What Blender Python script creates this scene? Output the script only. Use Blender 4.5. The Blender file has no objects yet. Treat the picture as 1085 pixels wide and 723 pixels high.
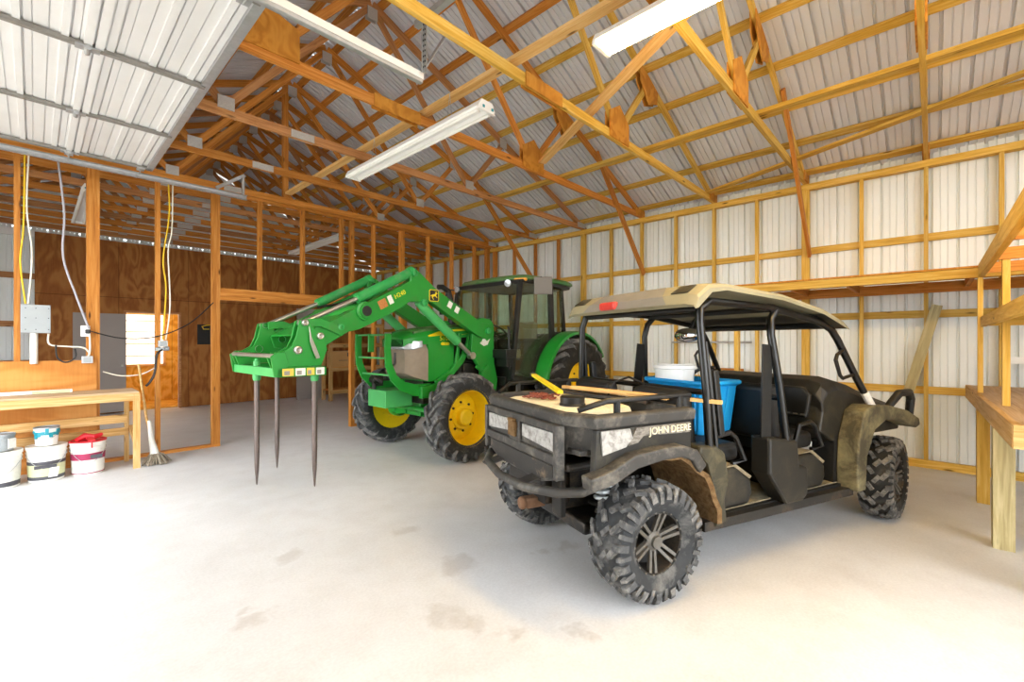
import bpy, math, random
from mathutils import Vector, Matrix
random.seed(7)
C = bpy.context.scene.collection
V3 = Vector
R = math.radians
PI = math.pi

# ------------------------------------------------------------------ materials
def lin(c):
    return tuple((x / 12.92 if x <= .04045 else ((x + .055) / 1.055) ** 2.4) for x in c)
def hexc(s):
    return lin(tuple(int(s[i:i + 2], 16) / 255 for i in (0, 2, 4)))
class NT:
    def __init__(s, name):
        s.m = bpy.data.materials.new(name); s.m.use_nodes = True
        s.t = s.m.node_tree; s.b = s.t.nodes['Principled BSDF']
    def n(s, kind, **kw):
        x = s.t.nodes.new(kind)
        for k, v in kw.items():
            if k in x.inputs: x.inputs[k].default_value = v
            else: setattr(x, k, v)
        return x
    def l(s, a, b): s.t.links.new(a, b)
    def ramp(s, fac, stops):
        r = s.n('ShaderNodeValToRGB'); e = r.color_ramp.elements
        while len(e) < len(stops): e.new(.5)
        for q, (p, c) in zip(e, stops): q.position = p; q.color = (*c, 1)
        s.l(fac, r.inputs[0]); return r.outputs[0]
    def mix(s, fac, a, b, mode='MIX'):
        m = s.n('ShaderNodeMix', data_type='RGBA', blend_type=mode)
        for sock, v in ((m.inputs[0], fac), (m.inputs[6], a), (m.inputs[7], b)):
            if isinstance(v, (int, float)): sock.default_value = v
            elif isinstance(v, tuple): sock.default_value = (*v, 1)
            else: s.l(v, sock)
        return m.outputs[2]
    def coord(s, scale=(1, 1, 1), kind='Object'):
        tc = s.n('ShaderNodeTexCoord'); mp = s.n('ShaderNodeMapping'); mp.inputs['Scale'].default_value = scale
        s.l(tc.outputs[kind], mp.inputs[0]); return mp.outputs[0]
    def noise(s, vec, scale, detail=4, rough=.6, dist=0):
        n = s.n('ShaderNodeTexNoise', Scale=scale, Detail=detail, Roughness=rough, Distortion=dist)
        s.l(vec, n.inputs['Vector']); return n.outputs[0]
    def bump(s, h, strength=.2, dist=.01):
        b = s.n('ShaderNodeBump', Strength=strength, Distance=dist); s.l(h, b.inputs['Height'])
        s.l(b.outputs[0], s.b.inputs['Normal'])

def simple(name, col, rough=.5, metal=0., var=.12, scale=6, dirt=None, dirt_amt=.5, spec=.5, bumpv=0):
    t = NT(name); col = hexc(col) if isinstance(col, str) else col
    v = t.coord(); nz = t.noise(v, scale, 5)
    a = tuple(x * (1 - var) for x in col); b = tuple(min(1, x * (1 + var)) for x in col)
    c = t.ramp(nz, [(.3, a), (.7, b)])
    if dirt:
        n2 = t.noise(v, scale * .8, 7, .7, .4)
        f = t.ramp(n2, [(.62 - .35 * dirt_amt, (0, 0, 0)), (.78 - .2 * dirt_amt, (1, 1, 1))])
        c = t.mix(f, c, hexc(dirt))
    t.l(c, t.b.inputs['Base Color'])
    t.b.inputs['Roughness'].default_value = rough; t.b.inputs['Metallic'].default_value = metal
    t.b.inputs['Specular IOR Level'].default_value = spec
    if bumpv: t.bump(t.noise(v, scale * 8, 4), bumpv)
    return t.m

def wood(name, dark, mid, light, rough=.6, vary=.16, knots=True, gscale=1.):
    t = NT(name); v = t.coord((1.2 * gscale, 22 * gscale, 22 * gscale))
    oi = t.n('ShaderNodeObjectInfo')
    add = t.n('ShaderNodeVectorMath', operation='ADD'); t.l(v, add.inputs[0])
    mul = t.n('ShaderNodeVectorMath', operation='SCALE'); mul.inputs[0].default_value = (37, 91, 53)
    t.l(oi.outputs['Random'], mul.inputs['Scale']); t.l(mul.outputs[0], add.inputs[1])
    g = t.noise(add.outputs[0], 1.6, 6, .62, .8)
    c = t.ramp(g, [(.25, hexc(dark)), (.5, hexc(mid)), (.75, hexc(light))])
    if knots:
        v2 = t.coord((2.2, 9, 9)); a2 = t.n('ShaderNodeVectorMath', operation='ADD'); t.l(v2, a2.inputs[0]); t.l(mul.outputs[0], a2.inputs[1])
        vo = t.n('ShaderNodeTexVoronoi', Scale=1.); t.l(a2.outputs[0], vo.inputs['Vector'])
        k = t.ramp(vo.outputs['Distance'], [(.05, (1, 1, 1)), (.13, (0, 0, 0))])
        c = t.mix(k, c, tuple(x * .3 for x in hexc(dark)))
    hs = t.n('ShaderNodeHueSaturation'); mr = t.n('ShaderNodeMapRange'); mr.inputs['To Min'].default_value = 1 - vary; mr.inputs['To Max'].default_value = 1 + vary
    t.l(oi.outputs['Random'], mr.inputs['Value']); t.l(mr.outputs[0], hs.inputs['Value']); t.l(c, hs.inputs['Color'])
    t.l(hs.outputs[0], t.b.inputs['Base Color']); t.b.inputs['Roughness'].default_value = rough
    t.b.inputs['Specular IOR Level'].default_value = .25
    t.bump(g, .15, .004)
    return t.m

def plywood(name, dark, mid, light, scale=(1.6, 5, 1.0), sheet=1.22):
    t = NT(name); v = t.coord(scale)
    n = t.noise(v, 1.1, 3, .5, .5)
    m = t.n('ShaderNodeMath', operation='MULTIPLY'); t.l(n, m.inputs[0]); m.inputs[1].default_value = 34
    s = t.n('ShaderNodeMath', operation='SINE'); t.l(m.outputs[0], s.inputs[0])
    f = t.n('ShaderNodeMapRange'); f.inputs['From Min'].default_value = -1; t.l(s.outputs[0], f.inputs['Value'])
    c = t.ramp(f.outputs[0], [(0, hexc(dark)), (.45, hexc(mid)), (1, hexc(light))])
    n2 = t.noise(t.coord((30, 30, 2)), 2., 4)
    c = t.mix(.25, c, t.ramp(n2, [(.3, hexc(dark)), (.7, hexc(light))]))
    # seams between the sheets
    sx = t.n('ShaderNodeSeparateXYZ'); t.l(t.coord(), sx.inputs[0])
    d = t.n('ShaderNodeMath', operation='PINGPONG'); t.l(sx.outputs[0], d.inputs[0]); d.inputs[1].default_value = sheet / 2
    lt = t.n('ShaderNodeMath', operation='LESS_THAN'); t.l(d.outputs[0], lt.inputs[0]); lt.inputs[1].default_value = .004
    d2 = t.n('ShaderNodeMath', operation='PINGPONG'); t.l(sx.outputs[2], d2.inputs[0]); d2.inputs[1].default_value = 1.22
    lt2 = t.n('ShaderNodeMath', operation='LESS_THAN'); t.l(d2.outputs[0], lt2.inputs[0]); lt2.inputs[1].default_value = .004
    mx = t.n('ShaderNodeMath', operation='MAXIMUM'); t.l(lt.outputs[0], mx.inputs[0]); t.l(lt2.outputs[0], mx.inputs[1])
    if sheet < 4: c = t.mix(mx.outputs[0], c, tuple(x * .3 for x in hexc(dark)))
    t.l(c, t.b.inputs['Base Color']); t.b.inputs['Roughness'].default_value = .65
    t.b.inputs['Specular IOR Level'].default_value = .2
    return t.m

def emit(name, col, strength):
    t = NT(name); t.b.inputs['Base Color'].default_value = (*lin(col), 1)
    t.b.inputs['Emission Color'].default_value = (*lin(col), 1); t.b.inputs['Emission Strength'].default_value = strength
    return t.m

def glass(name, col, alpha):
    t = NT(name); n = t.n
    tr = n('ShaderNodeBsdfTransparent'); tr.inputs[0].default_value = (*col, 1)
    gl = n('ShaderNodeBsdfGlossy', Roughness=.03); df = n('ShaderNodeBsdfDiffuse'); df.inputs[0].default_value = (.35, .36, .3, 1)
    fr = n('ShaderNodeLayerWeight', Blend=.12)
    m1 = n('ShaderNodeMixShader'); m2 = n('ShaderNodeMixShader')
    nz = t.noise(t.coord(), 3., 5)
    rp = t.ramp(nz, [(.35, (alpha * .4,) * 3), (.75, (alpha * 1.6,) * 3)])
    t.l(rp, m1.inputs[0]); t.l(tr.outputs[0], m1.inputs[1]); t.l(df.outputs[0], m1.inputs[2])
    fm = n('ShaderNodeMath', operation='MULTIPLY'); fm.inputs[1].default_value = .5; t.l(fr.outputs['Facing'], fm.inputs[0]); t.l(fm.outputs[0], m2.inputs[0]); t.l(m1.outputs[0], m2.inputs[1]); t.l(gl.outputs[0], m2.inputs[2])
    t.l(m2.outputs[0], t.t.nodes['Material Output'].inputs[0])
    return t.m

def concrete():
    t = NT('concrete'); v = t.coord()
    a = t.noise(v, .55, 6, .62, .3); b = t.noise(v, 3.5, 8, .68); d = t.noise(v, 60, 3)
    c = t.ramp(a, [(.3, hexc('C6C7C7')), (.55, hexc('D7D8D9')), (.75, hexc('DFE0E1'))])
    c = t.mix(t.ramp(b, [(.45, (0, 0, 0)), (.72, (.4, .4, .4))]), c, hexc('BDBAB6'))
    c = t.mix(.1, c, t.ramp(d, [(.35, hexc('8C857B')), (.65, hexc('E8E6E2'))]))
    # a few damp stains and mud tracks where wheels stood
    sep = None
    for (x, y, r1) in ((1.96, 2.35, 0.13), (1.56, 1.93, 0.11), (1.58, 1.79, 0.1), (1.72, 1.6, 0.1), (1.65, 1.56, 0.07), (0.81, 2.69, 0.1), (0.79, 2.84, 0.07), (2.68, 1.97, 0.12), (2.51, 2.05, 0.08), (1.95, 1.3, 0.08), (2.04, 3.09, 0.12), (1.19, 3.31, 0.14)):
        ds = t.n('ShaderNodeVectorMath', operation='DISTANCE'); nn = t.n('ShaderNodeTexNoise', Scale=5., Detail=4.)
        t.l(v, nn.inputs['Vector']); ad = t.n('ShaderNodeVectorMath', operation='ADD')
        sc = t.n('ShaderNodeVectorMath', operation='SCALE'); sc.inputs['Scale'].default_value = .45; t.l(nn.outputs['Color'], sc.inputs[0])
        t.l(v, ad.inputs[0]); t.l(sc.outputs[0], ad.inputs[1]); t.l(ad.outputs[0], ds.inputs[0]); ds.inputs[1].default_value = (x + .225, y + .225, .225)
        f = t.ramp(ds.outputs['Value'], [(r1 * .5, (.27,) * 3), (r1 * 1.05, (0, 0, 0))])
        c = t.mix(f, c, hexc('8F8272'))
    t.l(c, t.b.inputs['Base Color']); t.b.inputs['Roughness'].default_value = .55
    t.b.inputs['Specular IOR Level'].default_value = .35
    t.bump(t.noise(v, 25, 6), .08, .004)
    return t.m

def camo():
    t = NT('camouflage_print'); v = t.coord()
    n = t.noise(v, 11, 6, .7, 1.5); w = t.noise(t.coord((9, 9, 26)), 1.5, 5, .6, 1)
    c = t.ramp(n, [(.3, hexc('2A2621')), (.42, hexc('4E473C')), (.55, hexc('7A7368')), (.64, hexc('3E372C')), (.75, hexc('8A6E52'))])
    c = t.mix(.3, c, t.ramp(w, [(.4, hexc('3A342C')), (.6, hexc('B5B0A8'))]))
    t.l(c, t.b.inputs['Base Color']); t.b.inputs['Roughness'].default_value = .5
    return t.m

M = {}
M['pine'] = wood('pine_framing', '96561A', 'BE7A30', 'D49850')
M['lamp_yellow_pine'] = wood('lamp_yellow_pine', 'A88026', 'CCA244', 'DEC074')  # same pine with the strip light's yellow cast put into its colour
M['dark_pine'] = wood('aged_pine', '8A5A34', 'AA7648', 'C0905E')
M['fresh_pine'] = wood('fresh_pine', 'C48C42', 'DDB06E', 'EACB94', vary=.08)
M['grey_wood'] = wood('weathered_timber', '86784E', 'AA9E74', 'C8BE96')
M['bench_wood'] = wood('bench_board', 'A87C3C', 'CCA468', 'DEC292')
M['dusty_wood'] = wood('dusty_bench_top', 'A88660', 'C4A680', 'D6BE9E', knots=False)
M['ply'] = plywood('plywood_wall', '8A5224', '9C622E', 'AE763E', (2.6, 5, .9))
M['ply_light'] = plywood('plywood_sheet', 'B87634', 'C88640', 'D69A54', (.7, 5, 2.2), 5)
M['ply_gusset'] = plywood('plywood_gusset', 'A86C22', 'B87A2A', 'C88C38', (3, 6, 3), 9)
M['ply_room'] = plywood('plywood_room', 'C08A2A', 'D8A63E', 'E6BC60', (2, 4, 1.4))
M['concrete'] = concrete()
M['sheet'] = simple('white_sheet_metal', 'E4E9E8', .45, .05, .02, 2)
M['roof_sheet'] = simple('roof_sheet_metal', 'D6D9E0', .36, .1, .04, 2)
M['galv'] = simple('galvanised_steel', 'B4B6B8', .42, .6, .1, 20)
M['plate'] = simple('truss_plate_steel', 'B8B4AE', .5, .3, .12, 60)
M['white_paint'] = simple('white_enamel', 'F0F0EE', .4, 0, .02, 4)
M['door_white'] = simple('door_white_steel', 'E6E6E6', .42, .05, .03, 3)
M['door_grey'] = simple('door_rail_grey', '8E8B86', .5, .3, .1, 15)
M['slab_grey'] = simple('grey_door_paint', '9A928C', .6, 0, .04, 2)
M['green'] = simple('green_paint', '1F8A2E', .32, 0, .08, 3, '4E7A3C', .15)
M['dusty_green'] = simple('dusty_green_paint', '3E7434', .5, 0, .12, 4, '76805A', .5)
M['pale_green'] = simple('pale_green_paint', '48A85C', .4, 0, .08, 4)
M['cyl_green'] = simple('cylinder_green_paint', '2F9A4C', .35, 0, .1, 5, '6E9A6A', .3)
M['yellow'] = simple('yellow_paint', 'F0CC14', .4, 0, .05, 5, 'C8A82A', .1)
M['decal_yellow'] = simple('yellow_decal', 'EBD21E', .4, 0, .02)
M['rubber'] = simple('tyre_rubber', '333537', .75, 0, .25, 8, '6F6E6B', .35, .3)
M['rubber_lug'] = simple('worn_tyre_lug', '4C4D4E', .8, 0, .25, 14, '8A8883', .45, .3)
M['rubber_dark'] = simple('black_tyre_rubber', '232322', .7, 0, .25, 8, '4A4640', .3, .3)
M['rubber_dusty'] = simple('dusty_tyre_lug', '4E4D4B', .8, 0, .3, 16, '8D8981', .5, .3)
M['black'] = simple('black_plastic', '131312', .42, 0, .2, 8, '343128', .2)
M['black_gloss'] = simple('black_tube_paint', '0D0D0D', .3, 0, .15, 6)
M['dirty_black'] = simple('dusty_black_plastic', '191712', .5, 0, .2, 6, '3A3527', .35)
M['bed_grey'] = simple('dusty_grey_plastic', '353330', .55, 0, .14, 9, '6E695F', .36)
M['mud'] = simple('dried_mud', '6E5438', .95, 0, .4, 30, '8E7452', .6, .1, .9)
M['olive'] = simple('olive_dusty_panel', '322E1E', .6, 0, .2, 6, '625B40', .45)
M['tan'] = simple('tan_roof_plastic', '8C866C', .6, 0, .08, 4, '787256', .3)
M['roof_grey'] = simple('grey_roof_plastic', '777570', .6, 0, .1, 6)
M['dark_int'] = simple('dark_seat_vinyl', '0F0F0E', .55, 0, .2, 6, '2A2721', .2)
M['dust_floor'] = simple('dusty_floor_mat', '6E6450', .85, 0, .2, 8, '9A8E70', .6)
M['steel_rod'] = simple('chromed_rod', 'B8B4AA', .3, .8, .1, 9)
M['spear'] = simple('brown_steel_spear', '6B5F5A', .42, .6, .15, 12)
M['grille'] = simple('dusty_grille_screen', '8B7D6C', .8, 0, .12, 7)
M['dark_metal'] = simple('dark_steel', '2B2A28', .5, .4, .2, 8, '5A4C3C', .3)
M['rust'] = simple('rusty_steel', '7A5A42', .75, .3, .25, 12)
M['chrome_grey'] = simple('grey_alloy', '5E5B55', .5, .2, .15, 20, '5C554A', .3)
M['lamp_lens'] = simple('clear_lens', 'B4B8BC', .15, .35, .12, 30)
M['pale_panel'] = simple('dusty_pale_panel', 'A9A8A4', .5, 0, .15, 30, '6E6A64', .5)
M['red_lens'] = simple('red_lens', 'C8382E', .3, 0, .15, 10, 'E8B8B0', .3)
M['amber'] = simple('amber_lens', 'E8A020', .3, 0, .05)
M['orange_lens'] = simple('orange_lens', 'D86A20', .3, 0, .05)
M['camo'] = camo()
M['blue'] = simple('blue_plastic', '1C97D8', .35, 0, .06, 4)
M['white_plastic'] = simple('white_plastic', 'EBEAE4', .45, 0, .03, 5)
M['tank_white'] = simple('cream_tank_plastic', 'E6DDBE', .5, 0, .08, 5, 'B7A888', .3)
M['red_plastic'] = simple('red_plastic', 'CC2430', .4, 0, .08)
M['maroon'] = simple('maroon_label', '9A2850', .5, 0, .03)
M['label_green'] = simple('pale_green_label', 'C9CBA0', .6, 0, .12, 12)
M['label_dark'] = simple('dark_label', '4A4A50', .6, 0, .15, 12)
M['teal'] = simple('teal_paint_drip', '1E8FA0', .4, 0, .15, 8)
M['tin'] = simple('tin_grey', '9AA0A2', .45, .4, .15, 12)
M['cardboard'] = simple('cardboard', 'C49A62', .8, 0, .06, 4)
M['cable_yellow'] = simple('yellow_cable', 'E0B81E', .5, 0, .03)
M['cable_white'] = simple('white_cable', 'E6E0CE', .5, 0, .03)
M['cable_grey'] = simple('grey_cable', 'A9A7AE', .5, 0, .03)
M['cable_black'] = simple('black_cable', '1B1A19', .5, 0, .03)
M['box_grey'] = simple('grey_electrical_box', '9CA1A2', .5, .1, .05)
M['black_flat'] = simple('black_board', '242424', .7, 0, .1)
M['mop'] = simple('dirty_mop_strands', '9A8E7C', .95, 0, .3, 40, None, 0, .1, .9)
M['red_cord'] = simple('rusty_chain_links', '8A4A3A', .6, .3, .2, 30)
M['sticker_white'] = simple('white_sticker', 'E4E2DA', .5, 0, .08, 40)
M['sticker_orange'] = simple('orange_sticker', 'B8763A', .5, 0, .2, 60)
M['sticker_yellow'] = simple('yellow_sticker', 'DCC24A', .5, 0, .1, 40)
M['bounce'] = simple('bounce_ground', 'A8A294', .9, 0, .15, 3)
M['fender_dusty'] = simple('dusty_fender', '403A28', .65, 0, .2, 5, '8A815E', .6)
M['print_grey'] = simple('grey_print', '8C8A82', .6, 0, .2, 60)
M['muddy_black'] = simple('mud_spattered_plastic', '2C2A27', .6, 0, .2, 9, '9A8468', .12)
M['mirror_back'] = simple('mirror_shell', '6E6A65', .5, 0, .06)
M['seat_tan'] = simple('tan_seat_vinyl', '8C8168', .6, 0, .1)
M['mirror'] = simple('mirror_glass', 'D8D8DC', .03, 1, .01)
M['glass'] = glass('cab_glass', (.85, .92, .83), .07)
M['tube_lit'] = emit('lit_fluorescent_tube', (1, .84, .54), 100)
M['bulb'] = emit('lit_bulb', (1, .85, .6), 40)
M['blind'] = emit('daylit_window', (1, .98, .94), 1.1)

# ------------------------------------------------------------------ mesh builder
def frame(d, up=V3((0, 0, 1))):
    d = V3(d).normalized(); up = V3(up)
    if abs(d.dot(up)) > .98: up = V3((0, 1, 0)) if abs(d.y) < .9 else V3((1, 0, 0))
    y = up.cross(d).normalized(); z = d.cross(y)
    return d, y, z
class MB:
    def __init__(s): s.v = []; s.f = []; s.mi = []; s.sm = []; s.cur = 0
    def m(s, i): s.cur = i; return s
    def face(s, idx, smooth=False): s.f.append(tuple(idx)); s.mi.append(s.cur); s.sm.append(smooth)
    def add(s, pts): k = len(s.v); s.v += [tuple(p) for p in pts]; return k
    def box(s, c, d, rot=None):
        c = V3(c); rot = rot or Matrix.Identity(3); h = V3(d) / 2
        k = s.add([c + rot @ V3((h.x * a, h.y * b, h.z * e)) for a in (-1, 1) for b in (-1, 1) for e in (-1, 1)])
        for q in ((0, 1, 3, 2), (4, 6, 7, 5), (0, 4, 5, 1), (2, 3, 7, 6), (0, 2, 6, 4), (1, 5, 7, 3)): s.face([k + i for i in q])
        return s
    def beam(s, p, q, w, h, up=(0, 0, 1)):
        p = V3(p); q = V3(q); x, y, z = frame(q - p, V3(up))
        return s.box((p + q) / 2, ((q - p).length, w, h), Matrix((x, y, z)).transposed())
    def loft(s, rings, caps=True, smooth=True, closed=True):
        n = len(rings[0]); ks = [s.add(r) for r in rings]
        for a, b in zip(ks, ks[1:]):
            for i in range(n if closed else n - 1):
                j = (i + 1) % n; s.face((a + i, a + j, b + j, b + i), smooth)
        if caps and closed:
            s.face([ks[0] + i for i in range(n)][::-1]); s.face([ks[-1] + i for i in range(n)])
        return s
    def tube(s, pts, r, seg=8, caps=True, closed=False):
        pts = [V3(p) for p in pts]; rings = []; n = len(pts); up = None
        for i, p in enumerate(pts):
            if closed: d = pts[(i + 1) % n] - pts[i - 1]
            else: d = (pts[min(i + 1, n - 1)] - pts[max(i - 1, 0)])
            d.normalize()
            if up is None: _, y, z = frame(d)
            else:
                y = (up - d * up.dot(d)).normalized(); z = d.cross(y)
            up = y
            rr = r[i] if isinstance(r, (list, tuple)) else r
            if 0 < i < n - 1 and not closed:
                c = (pts[i] - pts[i - 1]).normalized().dot((pts[i + 1] - pts[i]).normalized())
                rr_ = rr / max(.75, math.sqrt(max(.01, (1 + c) / 2)))
            else: rr_ = rr
            rings.append([p + (y * math.cos(2 * PI * k / seg) + z * math.sin(2 * PI * k / seg)) * rr_ for k in range(seg)])
        if closed: rings.append(rings[0]); caps = False
        return s.loft(rings, caps)
    def lathe(s, prof, o=(0, 0, 0), axis=(0, 1, 0), seg=32, caps=False):
        o = V3(o); x, y, z = frame(axis)
        rings = [[o + x * a + (y * math.cos(2 * PI * k / seg) + z * math.sin(2 * PI * k / seg)) * r for k in range(seg)] for r, a in prof]
        return s.loft(rings, caps)
    def prism(s, poly, o, ax, ay, d):
        """poly of (a,b) in the plane o + ax*a + ay*b, thickened along vector d"""
        o = V3(o); ax = V3(ax); ay = V3(ay); d = V3(d); n = len(poly)
        A = s.add([o + ax * a + ay * b for a, b in poly]); B = s.add([o + ax * a + ay * b + d for a, b in poly])
        s.face([A + i for i in range(n)][::-1]); s.face([B + i for i in range(n)])
        for i in range(n): j = (i + 1) % n; s.face((A + i, A + j, B + j, B + i))
        return s
    def quad(s, a, b, c, d): k = s.add([a, b, c, d]); s.face((k, k + 1, k + 2, k + 3)); return s
    def ball(s, c, r, seg=10, sc=(1, 1, 1)):
        c = V3(c); rings = []
        for i in range(seg + 1):
            th = PI * i / seg; rr = max(1e-4, math.sin(th)) * r
            rings.append([c + V3((rr * math.cos(2 * PI * k / (seg * 2)) * sc[0], rr * math.sin(2 * PI * k / (seg * 2)) * sc[1], -math.cos(th) * r * sc[2])) for k in range(seg * 2)])
        return s.loft(rings)
    def build(s, name, mats, parent=None, M4=None, bevel=0, sharp=35, seg=2):
        me = bpy.data.meshes.new(name); me.from_pydata(s.v, [], s.f)
        for m in (mats if isinstance(mats, (list, tuple)) else [mats]): me.materials.append(m)
        me.polygons.foreach_set('material_index', s.mi); me.polygons.foreach_set('use_smooth', s.sm)
        me.update()
        import bmesh
        bm = bmesh.new(); bm.from_mesh(me); bmesh.ops.recalc_face_normals(bm, faces=bm.faces); bm.to_mesh(me); bm.free()
        if any(s.sm): me.set_sharp_from_angle(angle=R(sharp))
        o = bpy.data.objects.new(name, me); C.objects.link(o)
        if parent: o.parent = parent
        if M4 is not None: o.matrix_basis = M4
        if bevel:
            b = o.modifiers.new('bevel', 'BEVEL'); b.width = bevel; b.segments = seg; b.limit_method = 'ANGLE'; b.angle_limit = R(40)
            b.harden_normals = False
        return o

def tag(o, label, cat, group=None, kind='thing'):
    o['label'] = label; o['category'] = cat; o['kind'] = kind
    if group: o['group'] = group
    return o
def struct(o): o['kind'] = 'structure'; return o
def empty(name, loc=(0, 0, 0), rz=0):
    o = bpy.data.objects.new(name, None); o.empty_display_size = .2; C.objects.link(o)
    o.location = loc; o.rotation_euler = (0, 0, rz); return o
_bm = {}
def board(name, p, q, w, h, mat, parent=None, up=(0, 0, 1), off=(0, 0, 0)):
    """a piece of lumber from p to q; w across, h along 'up'; its own mesh with the grain along local X"""
    p = V3(p); q = V3(q); L = (q - p).length; key = (round(L, 4), w, h, mat.name)
    if key not in _bm:
        mb = MB().box((0, 0, 0), (L, w, h)); o = mb.build(name, mat); _bm[key] = o.data; o.name = name
    else:
        o = bpy.data.objects.new(name, _bm[key]); C.objects.link(o)
    x, y, z = frame(q - p, V3(up)); m = Matrix((x, y, z)).transposed().to_4x4(); m.translation = (p + q) / 2 - V3(off)
    o.matrix_basis = m
    if parent: o.parent = parent
    return o
def copy_tree(o, parent=None):
    c = o.copy(); C.objects.link(c); c.parent = parent
    for ch in list(o.children): copy_tree(ch, c)
    return c
def text(name, s, size, o, ax, ay, mat, parent, thick=.002, sx=1., shear=0.):
    cu = bpy.data.curves.new(name, 'FONT'); cu.body = s; cu.size = size; cu.align_x = 'CENTER'; cu.align_y = 'CENTER'; cu.extrude = thick; cu.shear = shear
    t = bpy.data.objects.new(name, cu); C.objects.link(t)
    bpy.context.view_layer.update()
    me = bpy.data.meshes.new_from_object(t.evaluated_get(bpy.context.evaluated_depsgraph_get()))
    C.objects.unlink(t); bpy.data.objects.remove(t)
    me.materials.clear(); me.materials.append(mat)
    ob = bpy.data.objects.new(name, me); C.objects.link(ob); ob.parent = parent
    ax = V3(ax).normalized(); ay = V3(ay).normalized(); az = ax.cross(ay).normalized()
    m = Matrix((ax * sx, ay, az)).transposed().to_4x4(); m.translation = V3(o); ob.matrix_basis = m
    return ob
ORD = 'first second third fourth fifth sixth seventh eighth ninth tenth eleventh twelfth thirteenth fourteenth fifteenth sixteenth seventeenth eighteenth nineteenth twentieth'.split()

# ------------------------------------------------------------------ the place
T = lambda k: .06 + 1.2192 * k            # truss positions
XW = 7.25; XM = 7.36                      # right wall: stud face, metal
RX = 2.78; SL = .4175
rz = lambda x: 3.714 + SL * (4.464 - abs(x - RX))   # rafter centre line
YF = -3.2; YR = 12.66; XL = -1.8; YP = 7.48

def sheet(name, o, along, rib_dir, out, width, length, pitch=.2286, major=.036):
    """ribbed sheet: profile runs 'along', ribs run 'rib_dir', standing 'out' of the face"""
    o = V3(o); a = V3(along); r = V3(rib_dir); n = V3(out); pts = []
    u = 0.
    while u < width - 1e-6:
        for du, dn in ((0, 0), (.005, major), (.026, major), (.031, 0), (.096, 0), (.098, .012), (.108, .012), (.110, 0), (.160, 0), (.162, .012), (.172, .012), (.174, 0)):
            if u + du <= width: pts.append((u + du, dn))
        u += pitch
    pts.append((width, 0))
    mb = MB(); k = mb.add([o + a * p + n * q for p, q in pts]); k2 = mb.add([o + a * p + n * q + r * length for p, q in pts])
    for i in range(len(pts) - 1): mb.face((k + i, k + i + 1, k2 + i + 1, k2 + i))
    return mb
def sheets(name, specs, mat):
    big = MB()
    for sp in specs:
        b = sheet(name, *sp); k = len(big.v); big.v += b.v; big.f += [tuple(i + k for i in f) for f in b.f]; big.mi += b.mi; big.sm += b.sm
    return struct(big.build(name, mat))

struct(MB().box((2.8, 4.7, -.06), (9.5, 16.4, .12)).build('floor', M['concrete']))
g = MB().box((0, 3, -.2), (160, 160, .1)).build('ground', M['bounce']); struct(g)  # unseen pale ground, added to bounce light up to the ceiling
sheets('wall_right', [((XM, YF, 0), (0, 1, 0), (0, 0, 1), (1, 0, 0), YR - YF, 3.86)], M['sheet'])
sheets('wall_left', [((XL - .1, YF, 0), (0, 1, 0), (0, 0, 1), (-1, 0, 0), 3.07 - YF, 3.86), ((XL - .1, 7.42, 0), (0, 1, 0), (0, 0, 1), (-1, 0, 0), 2.1, 3.86), ((XL - .1, 9.52, 2.1), (0, 1, 0), (0, 0, 1), (-1, 0, 0), .9, 1.76), ((XL - .1, 10.42, 0), (0, 1, 0), (0, 0, 1), (-1, 0, 0), YR - 10.42, 3.86),
                     ((XL - .1, 3.07, 3.66), (0, 1, 0), (0, 0, 1), (-1, 0, 0), 4.35, .2)], M['sheet'])
fw_ = MB()
for x0, x1 in ((3.6, XM), (XL - .1, -1.2)):
    b = sheet('', (x0, YF, 0), (1, 0, 0), (0, 0, 1), (0, -1, 0), x1 - x0, 3.7); k = len(fw_.v); fw_.v += b.v; fw_.f += [tuple(i + k for i in f) for f in b.f]; fw_.mi += b.mi; fw_.sm += b.sm
struct(fw_.build('front_light_block', M['sheet']))  # unseen front sheets, added to cut the daylight on the bench side
# rear: metal gable, plywood lining with the doorway
rm = MB()
for x0, x1, z0, z1 in ((XL - .1, 1.33, 0, 3.7), (2.26, XM, 0, 3.7), (1.33, 2.26, 2.13, 3.7)):
    b = sheet('', (x0, YR, z0), (1, 0, 0), (0, 0, 1), (0, 1, 0), x1 - x0, z1 - z0); k = len(rm.v); rm.v += b.v; rm.f += [tuple(i + k for i in f) for f in b.f]; rm.mi += b.mi; rm.sm += b.sm
k = rm.add([(XL - .1, YR, 3.7), (XM, YR, 3.7), (RX, YR, 5.66)]); rm.face((k, k + 1, k + 2))
struct(rm.build('wall_back', M['sheet']))
pw = MB().box((.665, 12.57, 1.81), (1.33, .015, 3.62)).box((4.76, 12.57, 1.81), (5.0, .015, 3.62)).box((1.795, 12.57, 2.875), (.93, .015, 1.49))
struct(pw.build('wall_rear', M['ply']))
ro = MB()
eave = 4.72
for sgn in (1, -1):
    ln = (eave) * math.sqrt(1 + SL * SL); d = V3((sgn, 0, -SL)).normalized(); nrm = V3((sgn * SL, 0, 1)).normalized()
    b = sheet('', (RX, YF - .3, rz(RX) + .100), (0, 1, 0), d, nrm, YR - YF + .6, ln); k = len(ro.v); ro.v += b.v; ro.f += [tuple(i + k for i in f) for f in b.f]; ro.mi += b.mi; ro.sm += b.sm
struct(ro.build('ceiling', M['roof_sheet']))
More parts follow.
